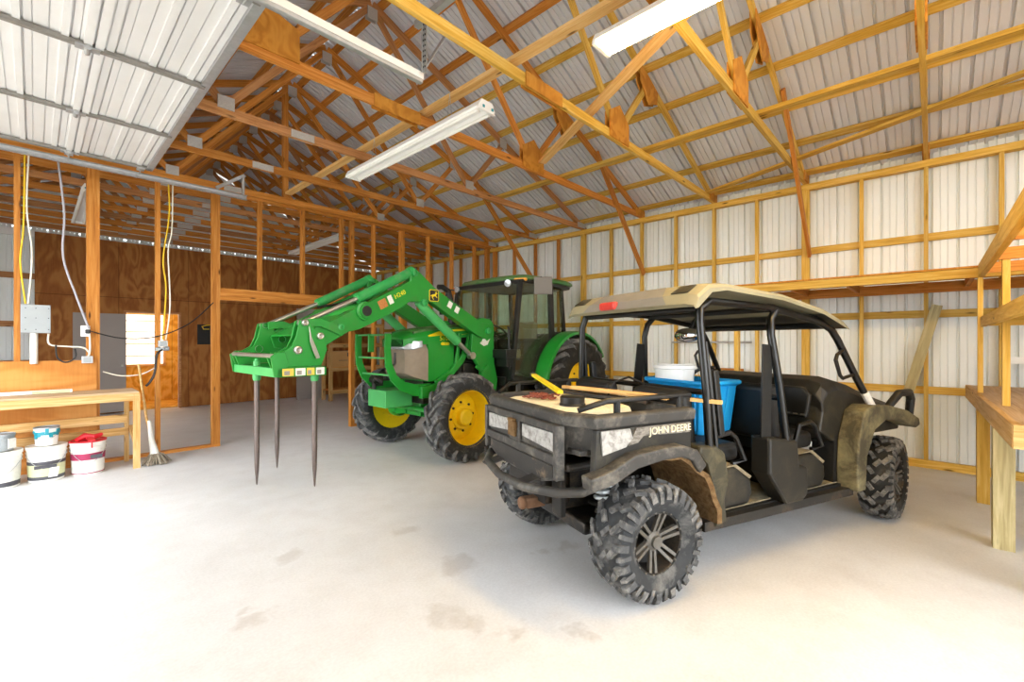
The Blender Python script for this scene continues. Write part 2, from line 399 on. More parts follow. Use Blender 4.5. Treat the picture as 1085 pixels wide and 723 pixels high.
# room beyond the doorway
rb = MB().box((2.0, 14.42, 1.2), (3.0, .04, 2.4)).box((.6, 13.5, 1.2), (.04, 1.8, 2.4)).box((2.72, 13.5, 1.2), (.04, 1.8, 2.4)).box((1.7, 13.5, 2.42), (2.3, 1.8, .04))
struct(rb.build('wall_far_room', M['ply_room']))
struct(MB().box((1.66, 13.55, .005), (2.1, 1.7, .03)).build('floor_far_room', M['ply_room']))
wn = struct(MB().box((1.86, 14.385, 1.56), (.80, .02, 1.28)).build('window_1', M['blind']))
wf = MB()
for z in (1.15, 1.45, 1.75, 2.02): wf.box((1.86, 14.37, z), (.80, .012, .02))
for z in (.92, 2.2): wf.box((1.86, 14.37, z), (.88, .03, .05))
for x in (1.44, 2.28): wf.box((x, 14.37, 1.56), (.05, .03, 1.32))
f = wf.build('window_frame', M['fresh_pine'], wn)
rl_ = bpy.data.lights.new('far_room_fill', 'POINT'); rl_.energy = 22; rl_.color = (1, .9, .72); rl_.shadow_soft_size = .06  # unseen fill light, added to brighten the room past the doorway
rlo = bpy.data.objects.new('far_room_fill', rl_); C.objects.link(rlo); rlo.location = (1.75, 13.3, 2.25)
dfm = MB()
for x in (1.315, 2.275): dfm.box((x, 12.545, 1.07), (.04, .05, 2.14))
dfm.box((1.795, 12.545, 2.15), (1.0, .05, .04))
struct(dfm.build('trim_1', M['dark_pine']))
dl = empty('flush_door', (.925, 12.51, 0)); tag(dl, 'grey flush door slab standing open on plywood wall, beside the lit doorway', 'door')
MB().box((0, 0, 1.06), (.81, .045, 2.06)).build('door_panel', M['slab_grey'], dl, bevel=.004)
hb = MB().lathe([(.012, 0), (.012, -.03), (.026, -.035), (.03, -.05), (.02, -.065), (0.001, -.066)], (.34, -.022, 1.0), (0, 1, 0), 14); hb.build('door_knob', M['plate'], dl)

# right wall framing
PINE = M['pine']; YEL = M['lamp_yellow_pine']
studs_y = [.06 + .6096 * k for k in range(-4, 21)]
def side(y):
    k = round((y - .06) / .6096)
    if k == 0: return 'crossed by the loose leaning board'
    return f'{ORD[abs(k)-1]} past the leaning board towards ' + ('the tractor' if 0 < k < 12 else 'the rear' if k > 0 else 'the workbench')
for y in studs_y:
    k = round((y - .06) / .6096); wide = .089 if k in (2, 8, 12, -2) else .04
    o = board('stud', (XW + .035, y, .09), (XW + .035, y, 3.58), wide, .07, YEL if k < 9 else PINE, up=(1, 0, 0))
    tag(o, f'pine stud on metal side wall, {side(y)}', 'stud', 'studs of the metal side wall')
for z, nm in ((.92, 'lowest'), (1.835, 'middle'), (2.755, 'highest')):
    o = board('girt', (XW + .088, YF, z), (XW + .088, YR - .12, z), .036, .089, YEL); tag(o, f'long horizontal pine girt on metal side wall, {nm} of three', 'girt', 'girts of the metal side wall')
o = board('base_plate', (XW + .03, YF, .045), (XW + .03, YR - .12, .045), .06, .09, YEL); tag(o, 'pine base plate running along the foot of the metal side wall', 'plate')
o = board('top_plate', (XW + .035, YF, 3.62), (XW + .035, YR - .12, 3.62), .10, .08, YEL); tag(o, 'doubled pine top plate carrying the trusses above metal side wall', 'plate')
# purlins
px = [(7.20, 'lowest, at the eave of')] + [(7.22 - .5625 * i, f'{ORD[i]} up from the eave on') for i in range(1, 8)] + [(2.90, 'topmost, beside the ridge on')]
for sgn, nm in ((1, 'the metal wall side'), (-1, 'the open overhead door side')):
    for x, w in px:
        xx = x if sgn > 0 else 2 * RX - x
        nrm = V3((sgn * SL, 0, 1)); z = rz(xx) + .05 + .0245
        o = board('purlin', (xx, YF, z), (xx, YR - .05, z), .089, .038, YEL if sgn > 0 and x > 4 else PINE, up=nrm); tag(o, f'long roof purlin, {w} {nm}', 'purlin', 'roof purlins')

# trusses -------------------------------------------------------------
BL, BR, ML, MR = RX - 1.53, RX + 1.55, RX - 2.25, RX + 2.25
def gusset(mb, x, z, w, h, y, poly=None):
    poly = poly or [(-w / 2, -h / 2), (w / 2, -h / 2), (w / 2, h / 2), (-w / 2, h / 2)]
    for s in (-1, 1): mb.prism(poly, (x, y + s * .0205, z), (1, 0, 0), (0, 0, 1), (0, s * .012, 0))
def truss(kind, y, label, group, mat, splice):
    t = empty('roof_truss', (RX, y, 3.66)); off = (RX, y, 3.66); tag(t, label, 'truss', group)
    P = lambda x, z: (x, y, z)
    xe = 4.50
    board('bottom_chord', P(RX - xe, 3.705), P(RX + xe, 3.705), .038, .089, mat, t, off=off)
    for s in (-1, 1):
        a = P(RX + s * 4.62, rz(RX + 4.62)); b = P(RX + s * .012, rz(RX) - .005)
        board('top_chord', a, b, .038, .089, mat, t, off=off)
        q = P(RX + s * 1.54, 3.75)
        board('web', P(RX + s * .03, rz(RX) - .06), q, .036, .07, mat, t, off=off)
        board('web', P(RX + s * 2.25, rz(RX + 2.25) - .05), q, .036, .07, mat, t, off=off)
    spots = [(BL, 3.78), (BR, 3.78), (RX, rz(RX) - .13), (ML, rz(ML) - .03), (MR, rz(MR) - .03), (splice, 3.70), (RX - 4.4, 3.735), (RX + 4.4, 3.735)]
    for i, (x, z) in enumerate(spots):
        g = MB()
        if kind == 'ply':
            if i in (0, 1): gusset(g, x, z, 0, 0, 0, [(-.2, -.11), (.2, -.11), (.2, .12), (.0, .28), (-.2, .16)] if i else [(-.25, -.06), (.2, -.06), (.2, .2), (-.25, .36)])
            elif i == 2: gusset(g, x, z, 0, 0, 0, [(-.35, -.2), (-.1, -.22), (.1, -.22), (.35, -.2), (.3, -.07), (0, .06), (-.3, -.07)])
            elif i in (3, 4):
                s = 1 if i == 4 else -1
                gusset(g, x, z, 0, 0, 0, [(-.24 * s, .13), (.22 * s, -.05), (.2 * s, -.2), (-.02 * s, -.28), (-.22 * s, -.06)])
            elif i == 5: gusset(g, x, z, .5, .12, 0)
            else: gusset(g, x, z, .3, .12, 0)
            g.build('gusset_plate', M['ply_gusset'], t, Matrix.Translation((-RX, 0, -3.66)))
        else:
            w, h = ((.14, .12) if i in (0, 1) else (.13, .14) if i == 2 else (.14, .14) if i in (3, 4) else (.24, .075) if i == 5 else (.25, .09))
            gusset(g, x, z, w, h, 0); g.build('nail_plate', M['plate'], t, Matrix.Translation((-RX, 0, -3.66)))
    return t
lab = {3: 'ply', 2: 'ply', 1: 'ply', 0: 'ply', -1: 'ply', -2: 'ply'}
tl = {5: 'pine roof truss with steel nail plates, next in front of stud partition', 4: 'pine roof truss with steel nail plates, second in front of stud partition',
      3: 'pine roof truss with plywood gussets, over the outer end of tractor loader', 2: 'pine roof truss with plywood gussets, crossing the unlit strip light end',
      1: 'pine roof truss with plywood gussets, under the glowing strip light', 0: 'pine roof truss seen edge-on above the leaning board',
      -1: 'pine roof truss above the workbench with shelves', -2: 'pine roof truss furthest from the tractor, beyond the workbench', 6: 'pine roof truss standing on the stud partition'}
protos = {}
for k in (3, 4):
    pass
for k in range(6, -3, -1):
    kind = lab.get(k, 'metal'); mat = {3: PINE, 2: YEL, 1: YEL, 0: YEL, -1: YEL, -2: YEL}.get(k, M['dark_pine'] if k == 4 else PINE)
    truss(kind, T(k), tl[k], 'roof trusses', mat, {3: 2.36, 2: 3.05, 1: 2.5}.get(k, 1.965))
for i in range(8):
    y = T(6) + .6096 * (i + 1)
    truss('metal', y, f'roof truss over the rear room, {ORD[i]} behind the stud partition', 'rear roof trusses', M['dark_pine'] if i % 3 == 1 else PINE, 1.965)
o = board('king_post', (2.70, T(6) + .06, 3.70), (2.70, T(6) + .06, rz(RX) - .05), .07, .089, PINE, up=(0, 1, 0)); tag(o, 'upright post from stud partition to the roof ridge', 'post')
# runners and braces
def brace(p, q, w, h, mat, label, cat='brace', name='brace', up=(0, 0, 1), group=None):
    o = board(name, p, q, w, h, mat, up=up); return tag(o, label, cat, group)
FP = M['fresh_pine']
brace((2.68, -2.5, 3.80), (2.66, 7.2, 3.77), .089, .038, FP, 'pale runner board laid over the truss chords above the strip lights', 'runner', 'runner_board')
brace((4.95, -2.5, 3.80), (4.98, 5.2, 3.77), .089, .04, YEL, 'pale runner board over truss chords between strip lights and metal wall', 'runner', 'runner_board')
brace((4.45, 3.65, 3.80), (2.95, .98, 3.80), .10, .03, FP, 'loose pale board lying slantwise on truss chords by the glowing strip light', 'board', 'loose_board')
brace((6.93, 2.45, 3.745), (6.15, -1.4, 4.07), .10, .03, YEL, 'long slanting board under the rafters from metal wall towards the workbench', 'brace')
for k, nm in ((5, 'behind the tractor cab roof'), (3, 'foot near the tractor cab'), (1, 'foot above the long shelf')):
    y = T(k) - .05
    brace((XW + .01, y, 2.68), (5.75, y, rz(5.75)) if k != 5 else (5.5, y, rz(5.5)), .036, .089, PINE, f'slanting knee brace from metal side wall to rafter, {nm}', 'brace', 'knee_brace', (1, 0, 1))

# the stud partition ----------------------------------------------------
pst = [(-1.37, .04), (-.75, .04), (-.135, .05), (.49, .12), (1.12, .05), (1.78, .10), (3.85, .07), (4.28, .045), (4.88, .08), (5.5, .045), (6.12, .045), (6.77, .045), (7.17, .09)]
pn = ['hidden end of the partition', 'beyond the workbench', 'beside the grey electrical box', 'doubled, beside the outlet plate', 'carrying the hanging yellow cable', 'doubled, on the bench side of wide opening',
      'on the tractor side of wide opening', 'first past the wide opening', 'second past the wide opening, behind loader arm', 'third past the wide opening, behind loader', 'beside the tractor cab front', 'behind the tractor cab', 'in the corner at the metal wall']
for (x, w), nm in zip(pst, pn):
    o = board('stud', (x, YP + .045, .038), (x, YP + .045, 3.645), w, .089, PINE, up=(0, 1, 0)); tag(o, f'full-height pine stud of the partition, {nm}', 'stud', 'studs of the partition')
for x, nm in ((2.36, 'nearest the bench side'), (3.0, 'in the middle'), (3.66, 'nearest the tractor')):
    o = board('cripple_stud', (x, YP + .045, 2.28), (x, YP + .045, 3.645), .05, .089, PINE, up=(0, 1, 0)); tag(o, f'short stud standing on header over wide opening, {nm}', 'stud', 'short studs over the opening')
o = board('door_header', (1.83, YP + .04, 2.19), (3.81, YP + .04, 2.19), .09, .17, PINE); tag(o, 'heavy pine header spanning the wide opening in stud partition', 'header')
o = board('top_plate', (XL, YP + .045, 3.685), (XW, YP + .045, 3.685), .09, .08, PINE); tag(o, 'doubled pine top plate along the stud partition', 'plate')
o = board('base_plate', (XL, YP + .045, .019), (1.83, YP + .045, .019), .09, .038, PINE); tag(o, 'pine base plate of the partition on the workbench side', 'plate')
o = board('base_plate', (3.815, YP + .045, .019), (XW, YP + .045, .019), .09, .038, PINE); tag(o, 'pine base plate of the partition behind the tractor', 'plate')
o = MB().box((-.64, YP - .012, .66), (2.32, .018, 1.24)).build('plywood_sheet', M['ply_light']); tag(o, 'knotty plywood sheet nailed to partition behind the left workbench', 'panel')
# rear left window-less metal strip, girts and trim
for z, nm in ((2.76, 'highest'), (1.84, 'middle'), (1.10, 'lowest')):
    o = board('girt', (XL, YR - .04, z), (0, YR - .04, z), .036, .11, M['dark_pine']); tag(o, f'dark girt on metal strip left of rear plywood, {nm} of three', 'girt', 'girts of the rear metal strip')
o = MB().box((-.9, 12.5, 3.56), (1.8, .05, .12)).build('trim_2', M['white_paint']); struct(o)

# ------------------------------------------------------------------ camera, sky, render
cam = bpy.data.cameras.new('camera'); co = bpy.data.objects.new('camera', cam); C.objects.link(co)
cam.sensor_width = 36; cam.lens = 475 / 1085 * 36; cam.clip_start = .05; cam.shift_y = .9 / 1085
co.location = (0, 0, 1.5); co.rotation_euler = (R(90), 0, -R(46.8)); bpy.context.scene.camera = co
S = bpy.context.scene
w = bpy.data.worlds.new('sky'); S.world = w; w.use_nodes = True
nt = w.node_tree; bg = nt.nodes['Background']; bg.inputs[0].default_value = (.93, .96, 1, 1); bg.inputs[1].default_value = 6.0
S.view_settings.view_transform = 'Standard'; S.view_settings.look = 'None'; S.view_settings.gamma = 1; S.view_settings.use_curve_mapping = False
S.view_settings.exposure = 0.5
S.cycles.diffuse_bounces = 6; S.cycles.max_bounces = 12

# ------------------------------------------------------------------ wheels
def lug(mb, path, w, h, taper=.75):
    """path of (angle, y, r): a raised rubber bar following the tread"""
    n = len(path); rings = []
    for i, (a, y, r) in enumerate(path):
        a0, y0, r0 = path[max(i - 1, 0)]; a1, y1, r1 = path[min(i + 1, n - 1)]
        ds = (a1 - a0) * r; dy = y1 - y0; L = math.hypot(ds, dy) or 1; ns, ny = -dy / L, ds / L
        ring = []
        for k, (off, rr) in enumerate(((-.5, r - .012), (.5, r - .012), (.5 * taper, r + h), (-.5 * taper, r + h))):
            aa = a + ns * off * w / r; yy = y + ny * off * w
            ring.append((rr * math.cos(aa), yy, rr * math.sin(aa)))
        rings.append(ring)
    mb.loft(rings, True, False)
def tyre_mesh(Rb, w, rim, style, lugh, n):
    mb = MB(); hw = w / 2; sh = Rb - .03
    prof = [(rim - .01, -hw * .72), (rim + .02, -hw * .86), ((rim + Rb) / 2 - .01, -hw), (sh - .03, -hw * .97), (sh + .005, -hw * .88), (Rb - .008, -hw * .6), (Rb, 0),
            (Rb - .008, hw * .6), (sh + .005, hw * .88), (sh - .03, hw * .97), ((rim + Rb) / 2 - .01, hw), (rim + .02, hw * .86), (rim - .01, hw * .72), (rim - .03, 0), (rim - .01, -hw * .72)]
    mb.lathe(prof, (0, 0, 0), (0, 1, 0), 48)
    mb.m(1)
    rr = lambda y: Rb - .03 * (abs(y) / hw) ** 3
    if style == 'ag':
        for i in range(n):
            for s in (-1, 1):
                a = 2 * PI * (i + (.5 if s > 0 else 0)) / n; st = 2 * PI / n
                pts = [(a + st * (.10 + 1.15 * q), s * hw * (-.05 + 1.05 * q), rr(hw * q) - (.045 if q == 1 else .0)) for q in (0, .25, .5, .72, .9, 1)]
                lug(mb, pts, .05 if Rb < .6 else .06, lugh)
    else:
        for i in range(n):
            a = 2 * PI * i / n; st = 2 * PI / n
            for s in (-1, 1):
                b = a + (st * .5 if s > 0 else 0)
                lug(mb, [(b - st * .12, s * hw * .02, Rb), (b + st * .28, s * hw * .36, rr(hw * .36))], .034, lugh, .8)
                lug(mb, [(b + st * .10, s * hw * .46, rr(hw * .46)), (b + st * .52, s * hw * .74, rr(hw * .74))], .036, lugh, .8)
                lug(mb, [(b + st * .62, s * hw * .70, rr(hw * .7)), (b + st * .62, s * hw * .95, Rb - .022), (b + st * .62, s * hw * 1.03, Rb - .055)], .042, lugh, .8)
                lug(mb, [(b + st * .12, s * hw * .86, Rb - .015), (b + st * .12, s * hw * 1.0, Rb - .035), (b + st * .12, s * hw * 1.03, Rb - .075)], .028, lugh * .8, .8)
    return mb
def tractor_rim(r, w, dish):
    mb = MB(); o = w * .36
    mb.lathe([(r + .012, o + .02), (r + .012, o + .005), (r - .012, o), (r - .03, o - .05), (r - .05, -.02), (r - .055, -o + .02), (r - .01, -o), (r + .012, -o - .01)], seg=40)
    # dish, hub, bolts
    mb.lathe([(r - .05, dish - .01), (r * .78, dish), (r * .60, dish + .03), (r * .44, dish + .035), (r * .43, dish + .055), (.001, dish + .055)], seg=40)
    mb.lathe([(r * .30, dish + .05), (r * .30, dish + .13), (r * .24, dish + .15), (.001, dish + .155)], seg=24)
    mb.m(1)
    for k in range(8):
        a = 2 * PI * k / 8; mb.lathe([(.016, 0), (.016, .02), (.001, .021)], (r * .52 * math.cos(a), dish + .03, r * .52 * math.sin(a)), (0, 1, 0), 6)
    return mb
def sport_rim(r, w):
    mb = MB(); o = w * .36
    mb.lathe([(r + .006, o + .012), (r + .006, o), (r - .022, o + .006), (r - .03, o - .03), (r - .04, -o * .8), (r + .006, -o)], seg=36)
    mb.m(1).lathe([(r - .04, .0), (r * .3, -.005), (.001, -.005)], seg=24)
    mb.m(2)
    for k in range(6):
        a0 = 2 * PI * k / 6
        for s in (-1, 1):
            a = a0 + s * .17; b = a0 + s * .13
            p = (r * .26 * math.cos(a0 + s * .3), o - .035, r * .26 * math.sin(a0 + s * .3)); q = ((r - .02) * math.cos(b), o - .004, (r - .02) * math.sin(b))
            mb.beam(p, q, .018, .022, (0, 1, 0))
    mb.lathe([(r * .3, o - .05), (r * .3, o - .025), (r * .2, o - .012), (r * .18, o + .004), (.001, o + .004)], seg=20)
    for k in range(18):
        a = 2 * PI * k / 18; mb.lathe([(.007, 0), (.007, .008), (.001, .009)], ((r - .011) * math.cos(a), o + .004, (r - .011) * math.sin(a)), (0, 1, 0), 6)
    return mb
def put_wheel(name, tm, rm, parent, c, flip, spin, steer=0):
    m = Matrix.Translation(c) @ Matrix.Rotation(steer + (PI if flip else 0), 4, 'Z') @ Matrix.Rotation(spin, 4, 'Y')
    a = bpy.data.objects.new(name, tm); C.objects.link(a); a.parent = parent; a.matrix_basis = m
    b = bpy.data.objects.new('wheel_rim', rm); C.objects.link(b); b.parent = a
    return a
def mesh_of(mb, name, mats):
    o = mb.build(name, mats); me = o.data; bpy.data.objects.remove(o); return me
def arc_poly(c, r0, r1, a0, a1, n=14):
    p = [(c[0] + r1 * math.cos(a0 + (a1 - a0) * i / n), c[1] + r1 * math.sin(a0 + (a1 - a0) * i / n)) for i in range(n + 1)]
    return p + [(c[0] + r0 * math.cos(a1 + (a0 - a1) * i / n), c[1] + r0 * math.sin(a1 + (a0 - a1) * i / n)) for i in range(n + 1)]
def strip(path, ws):
    """outline of a flat bar following a 2D path"""
    A, B = [], []
    for i, p in enumerate(path):
        q0 = path[max(i - 1, 0)]; q1 = path[min(i + 1, len(path) - 1)]; dx, dy = q1[0] - q0[0], q1[1] - q0[1]; L = math.hypot(dx, dy)
        w = ws[i] if isinstance(ws, (list, tuple)) else ws
        A.append((p[0] - dy / L * w / 2, p[1] + dx / L * w / 2)); B.append((p[0] + dy / L * w / 2, p[1] - dx / L * w / 2))
    return A + B[::-1]
U3, Z3 = (1, 0, 0), (0, 0, 1)
def plate(mb, poly, v0, v1): mb.prism(poly, (0, v0, 0), U3, Z3, (0, v1 - v0, 0)); return mb

# ------------------------------------------------------------------ tractor  (x forward, +y its left = the side seen)
tr = empty('tractor', (3.65, 5.15, 0), R(180.8))
tag(tr, 'green farm tractor with glazed cab, yellow wheels and front loader carrying bale spears', 'tractor')
G = M['green']
ft = mesh_of(tyre_mesh(.522, .31, .35, 'ag', .034, 17), 'front_tyre', [M['rubber'], M['rubber_lug']])
rt = mesh_of(tyre_mesh(.735, .44, .41, 'ag', .042, 20), 'rear_tyre', [M['rubber_dark'], M['rubber_lug']])
fr = mesh_of(tractor_rim(.35, .31, -.085), 'front_rim', [M['yellow'], M['dark_metal']])
rr_ = mesh_of(tractor_rim(.41, .44, .02), 'rear_rim', [M['yellow'], M['dark_metal']])
for s in (1, -1):
    put_wheel('front_wheel', ft, fr, tr, (-.04, s * .85, .557), s < 0, .1)
    put_wheel('rear_wheel', rt, rr_, tr, (-2.42, s * .86, .778), s < 0, .3)
ax = MB().beam((-.04, -.62, .56), (-.04, .62, .56), .15, .17).box((-.05, 0, .66), (.34, .3, .32))
for s in (1, -1):
    ax.lathe([(.13, 0), (.15, .05), (.15, .14), (.11, .2)], (-.04, s * .52, .557), (0, s, 0), 20)
    ax.beam((-.04, s * .3, .60), (-.04, s * .55, .56), .2, .22)
ax.tube([(.14, -.45, .60), (.14, .45, .60)], .035)
ax.build('front_axle', G, tr, bevel=.012)
ra = MB().lathe([(.14, -.62), (.2, -.4), (.24, 0), (.2, .4), (.14, .62)], (-2.42, 0, .778), (0, 1, 0), 20)
ra.box((-1.9, 0, .72), (1.7, .44, .5)); ra.build('transmission', M['dark_metal'], tr, bevel=.03)
eb = MB().box((-.45, 0, .98), (1.15, .42, .62)).box((-.55, 0, 1.32), (.9, .56, .5)).box((-.62, .3, 1.05), (.3, .1, .3)).tube([(-.3, .31, 1.1), (-.5, .33, 1.25), (-.85, .31, 1.2)], .03)
eb.lathe([(.09, 0), (.09, .08), (.02, .085)], (-.42, .28, 1.0), (0, 1, 0), 16); eb.build('engine', M['dark_metal'], tr, bevel=.015)
# hood
def hring(u, w, zb, zt): return [(u, -w, zb), (u, -w * 1.02, (zb + zt) / 2), (u, -w, zt - .13), (u, -w * .86, zt - .05), (u, -w * .5, zt - .008), (u, 0, zt), (u, w * .5, zt - .008), (u, w * .86, zt - .05), (u, w, zt - .13), (u, w * 1.02, (zb + zt) / 2), (u, w, zb)]
hb = MB().loft([hring(-.28, .355, .98, 1.735), hring(-.05, .35, .98, 1.71), hring(.14, .34, .98, 1.685)])
hb.loft([hring(.14, .34, 1.47, 1.685), hring(.28, .325, 1.47, 1.655), hring(.40, .29, 1.48, 1.61), hring(.455, .24, 1.49, 1.565)])
hb.loft([hring(-1.06, .36, 1.60, 1.775), hring(-.7, .36, 1.58, 1.765), hring(-.28, .355, 1.55, 1.735)])
hb.m(1).loft([[(u, y, z + .004) for u, y, z in hring(a, w * .8, zt - .03, zt)] for a, w, zt in ((-1.05, .36, 1.775), (-.3, .355, 1.735), (.14, .34, 1.685), (.3, .32, 1.648))])
hb.build('hood', [G, M['dusty_green']], tr)
gr = MB().loft([hring(.142, .348, .99, 1.52), hring(.25, .335, 1.02, 1.50), hring(.36, .29, 1.06, 1.49), hring(.415, .22, 1.1, 1.48)])
gr.build('grille_screen', M['grille'], tr)
gb = MB().m(0).tube([(.428, .02, 1.36), (.432, .02, 1.22), (.436, -.05, 1.17)], .012); gb.build('grille_latch', M['black'], tr)
hl = MB().loft([[(u, y, z) for y, z in ((-w, z1 + .01), (w, z1 + .01), (w, z2), (-w, z2))] for u, w, z1, z2 in ((.22, .345, 1.42, 1.515), (.34, .315, 1.39, 1.515), (.425, .25, 1.39, 1.51), (.45, .2, 1.41, 1.50))])
hl.build('headlight', M['lamp_lens'], tr, bevel=.01)
for s in (1, -1):
    y = s * .366
    st = MB(); ra_ = []; rb_ = []
    for u, w, zt, k0, k1 in ((.13, .34, 1.686, .05, .32), (-.05, .35, 1.71, .0, .7), (-.28, .355, 1.735, -.1, .8), (-.7, .36, 1.765, .0, .75), (-1.04, .36, 1.775, .2, .75)):
        for k_, l_ in ((k0, ra_), (k1, rb_)):
            kk = max(k_, 0); l_.append((u, s * (w * (1 - .14 * kk) + .005), zt - .13 + .08 * kk + min(k_, 0) * .3 + .004))
    k_ = st.add(ra_ + rb_); n_ = len(ra_)
    for i in range(n_ - 1): st.face((k_ + i, k_ + i + 1, k_ + n_ + i + 1, k_ + n_ + i))
    st.build('hood_stripe', M['decal_yellow'], tr)
    vp = MB().prism([(-.29, 1.1), (-.29, 1.56), (-1.0, 1.6), (-1.0, 1.05)], (0, s * .30, 0), U3, Z3, (0, s * .01, 0)); vp.build('side_screen', M['black'], tr)
ax_, az_ = (-1, 0, 0), (0, 0, 1)
text('model_number', '5100', .085, (-.13, .366, 1.545), ax_, az_, M['decal_yellow'], tr, sx=1.15)
bd = MB().prism([(-.06, -.02), (.06, -.02), (.075, 0), (.06, .02), (-.06, .02), (-.075, 0)], (-.13, .362, 1.475), (-1, 0, 0), Z3, (0, .006, 0)); bo = bd.build('badge', M['decal_yellow'], tr)
text('lettering', 'E', .04, (-.13, .369, 1.475), ax_, az_, G, bo, .0012)
# loader mount, rails and brush guard
for s in (1, -1):
    lf = MB()
    v0, v1 = sorted((s * .36, s * .43))
    plate(lf, [(.30, .78), (.30, .93), (-.2, .98), (-.9, .98), (-.95, .78)], v0, v1)
    plate(lf, strip([(.05, .95), (-.2, 1.08), (-.38, 1.24), (-.52, 1.46), (-.56, 1.62)], .085), v0 + .01, v1 - .01)
    plate(lf, strip([(-.28, 1.12), (-.33, 1.4), (-.36, 1.62)], .05), v0 + .015, v1 - .02)
    plate(lf, [(-.56, 1.80), (-.66, 1.84), (-.84, 1.83), (-.92, 1.76), (-.93, 1.2), (-1.0, .95), (-.96, .70), (-.74, .70), (-.66, 1.12), (-.47, 1.33), (-.50, 1.60)], *sorted((s * .44, s * .50)))
    plate(lf, strip([(-.55, 1.16), (-.68, 1.08), (-.78, 1.16)], .045), *sorted((s * .50, s * .53)))
    lf.build('loader_mount', G, tr, bevel=.008)
dc = MB().ball((-.70, .51, 1.52), .02, 6).prism([(-.1, -.02), (-.02, .05), (.04, .01), (.1, .045), (.05, -.04), (-.02, -.06)], (-.74, .501, 1.5), ax_, Z3, (0, .004, 0)); dc.build('mount_decal', M['sticker_white'], tr)
gp = [(.74, 1.60), (.745, 1.40), (.73, 1.22), (.66, 1.06), (.54, .95), (.36, .89), (.10, .87)]
bg_ = MB()
for s in (1, -1): plate(bg_, strip(gp, [.085, .085, .09, .1, .12, .15, .17]), *sorted((s * .335, s * .36)))
plate(bg_, strip([(.74, 1.60), (.745, 1.37)], .08), -.045, -.02)
bg_.build('brush_guard', G, tr, bevel=.004)
gbm = MB()
for z, u in ((1.585, .745), (1.30, .735), (1.09, .68)): gbm.box((u, 0, z), (.03, .7, .022))
gbm.build('guard_crossbar', M['pale_green'], tr)
bx = MB().box((.43, -.09, .77), (.40, .42, .22)); bx.build('front_weight_box', M['pale_green'], tr, bevel=.006)
hk = MB().tube([(.60, -.2, .88), (.60, -.2, .97), (.62, -.12, 1.03), (.56, -.06, .98)], .025).box((.5, -.28, .98), (.12, .08, .14)).lathe([(.05, 0), (.05, .16)], (.55, -.34, 1.0), (0, 1, 0), 14, True); hk.build('tow_hitch', M['dark_metal'], tr)
# loader arms
ap = [(-.86, 1.66), (-.80, 1.755), (-.63, 1.775), (.16, 2.17), (.42, 2.36), (.50, 2.395), (.56, 2.36), (.555, 2.235), (1.50, 1.735), (1.70, 1.655), (1.78, 1.56), (1.74, 1.43), (1.66, 1.42), (1.34, 1.61), (1.22, 1.635), (1.08, 1.70), (.68, 1.90), (.56, 1.985), (.24, 2.0), (-.56, 1.585), (-.72, 1.54)]
for s in (1, -1):
    a = plate(MB(), ap, *sorted((s * .44, s * .545))).build('loader_arm', G, tr, bevel=.008)
    for u, z, r in ((.50, 2.335, .04), (-.75, 1.655, .045), (1.66, 1.53, .04), (1.44, 1.655, .035), (.36, 1.985, .045)): MB().lathe([(r, .42 * s), (r, .58 * s), (r * .6, .585 * s), (r * .55, .57 * s), (.001, .57 * s)], (u, 0, z), (0, 1, 0), 16).build('pivot_pin', M['cyl_green'], a)
    bc = MB().tube([(.52, s * .49, 2.345), (1.22, s * .49, 1.975)], .058, 16).tube([(.54, s * .49, 2.33), (.48, s * .49, 2.36)], .07, 12); bcy = bc.build('bucket_cylinder', M['cyl_green'], a)
    MB().tube([(1.2, s * .49, 1.985), (1.815, s * .49, 1.69)], .026, 12).build('cylinder_rod', M['steel_rod'], bcy)
    lc = MB().tube([(.40, s * .49, 1.99), (.30, s * .49, 1.915), (-.24, s * .49, 1.50)], [.05, .062, .062], 16); lcy = lc.build('lift_cylinder', M['pale_green'], a)
    MB().tube([(-.22, s * .49, 1.515), (-.48, s * .49, 1.315)], .03, 12).lathe([(.05, s * .45), (.05, s * .53)], (-.49, 0, 1.31), (0, 1, 0), 14, True).build('cylinder_rod', M['steel_rod'], lcy)
    ho = MB().tube([(.45, s * .44, 2.30), (.75, s * .40, 2.08), (1.0, s * .42, 1.98), (1.25, s * .42, 1.93)], .014).tube([(.42, s * .4, 2.2), (.9, s * .38, 1.98), (1.3, s * .36, 1.82), (1.62, s * .4, 1.62)], .012); ho.build('hydraulic_hose', M['black'], a)
    lk = plate(MB(), strip([(1.82, 1.685), (1.66, 1.70), (1.54, 1.655), (1.43, 1.605)], .085), *sorted((s * .555, s * .58)))
    plate(lk, strip([(1.82, 1.685), (1.66, 1.70), (1.54, 1.655), (1.43, 1.605)], .085), *sorted((s * .40, s * .425)))
    lk.build('loader_link', G, a, bevel=.004)
tq = MB().tube([(1.157, -.60, 1.84), (1.157, .60, 1.84)], .078, 20).m(1).lathe([(.058, .6015), (.001, .6015)], (1.157, 0, 1.84), (0, 1, 0), 20).m(0)  # black end disc stands in for the shade inside the hollow tube
tq.lathe([(.105, .54), (.105, .575), (.075, .58), (.075, .60)], (1.157, 0, 1.84), (0, 1, 0), 24); tq.beam((1.28, 0, 1.80), (1.78, 0, 1.57), .86, .015)
tq.build('torque_tube', [G, M['black']], tr)
def sticker(name, u, z, w, h, mat, y=.547, rot=0, parent=tr):
    c, s_ = math.cos(rot), math.sin(rot)
    return MB().prism([(-w / 2, -h / 2), (w / 2, -h / 2), (w / 2, h / 2), (-w / 2, h / 2)], (u, y, z), (-c, 0, s_), (s_, 0, c), (0, .003, 0)).build(name, mat, parent)
text('model_lettering', 'H240', .075, (.70, .5475, 2.06), (-.89, 0, -.0 + .455), (.455, 0, .89), M['decal_yellow'], tr, .0015)
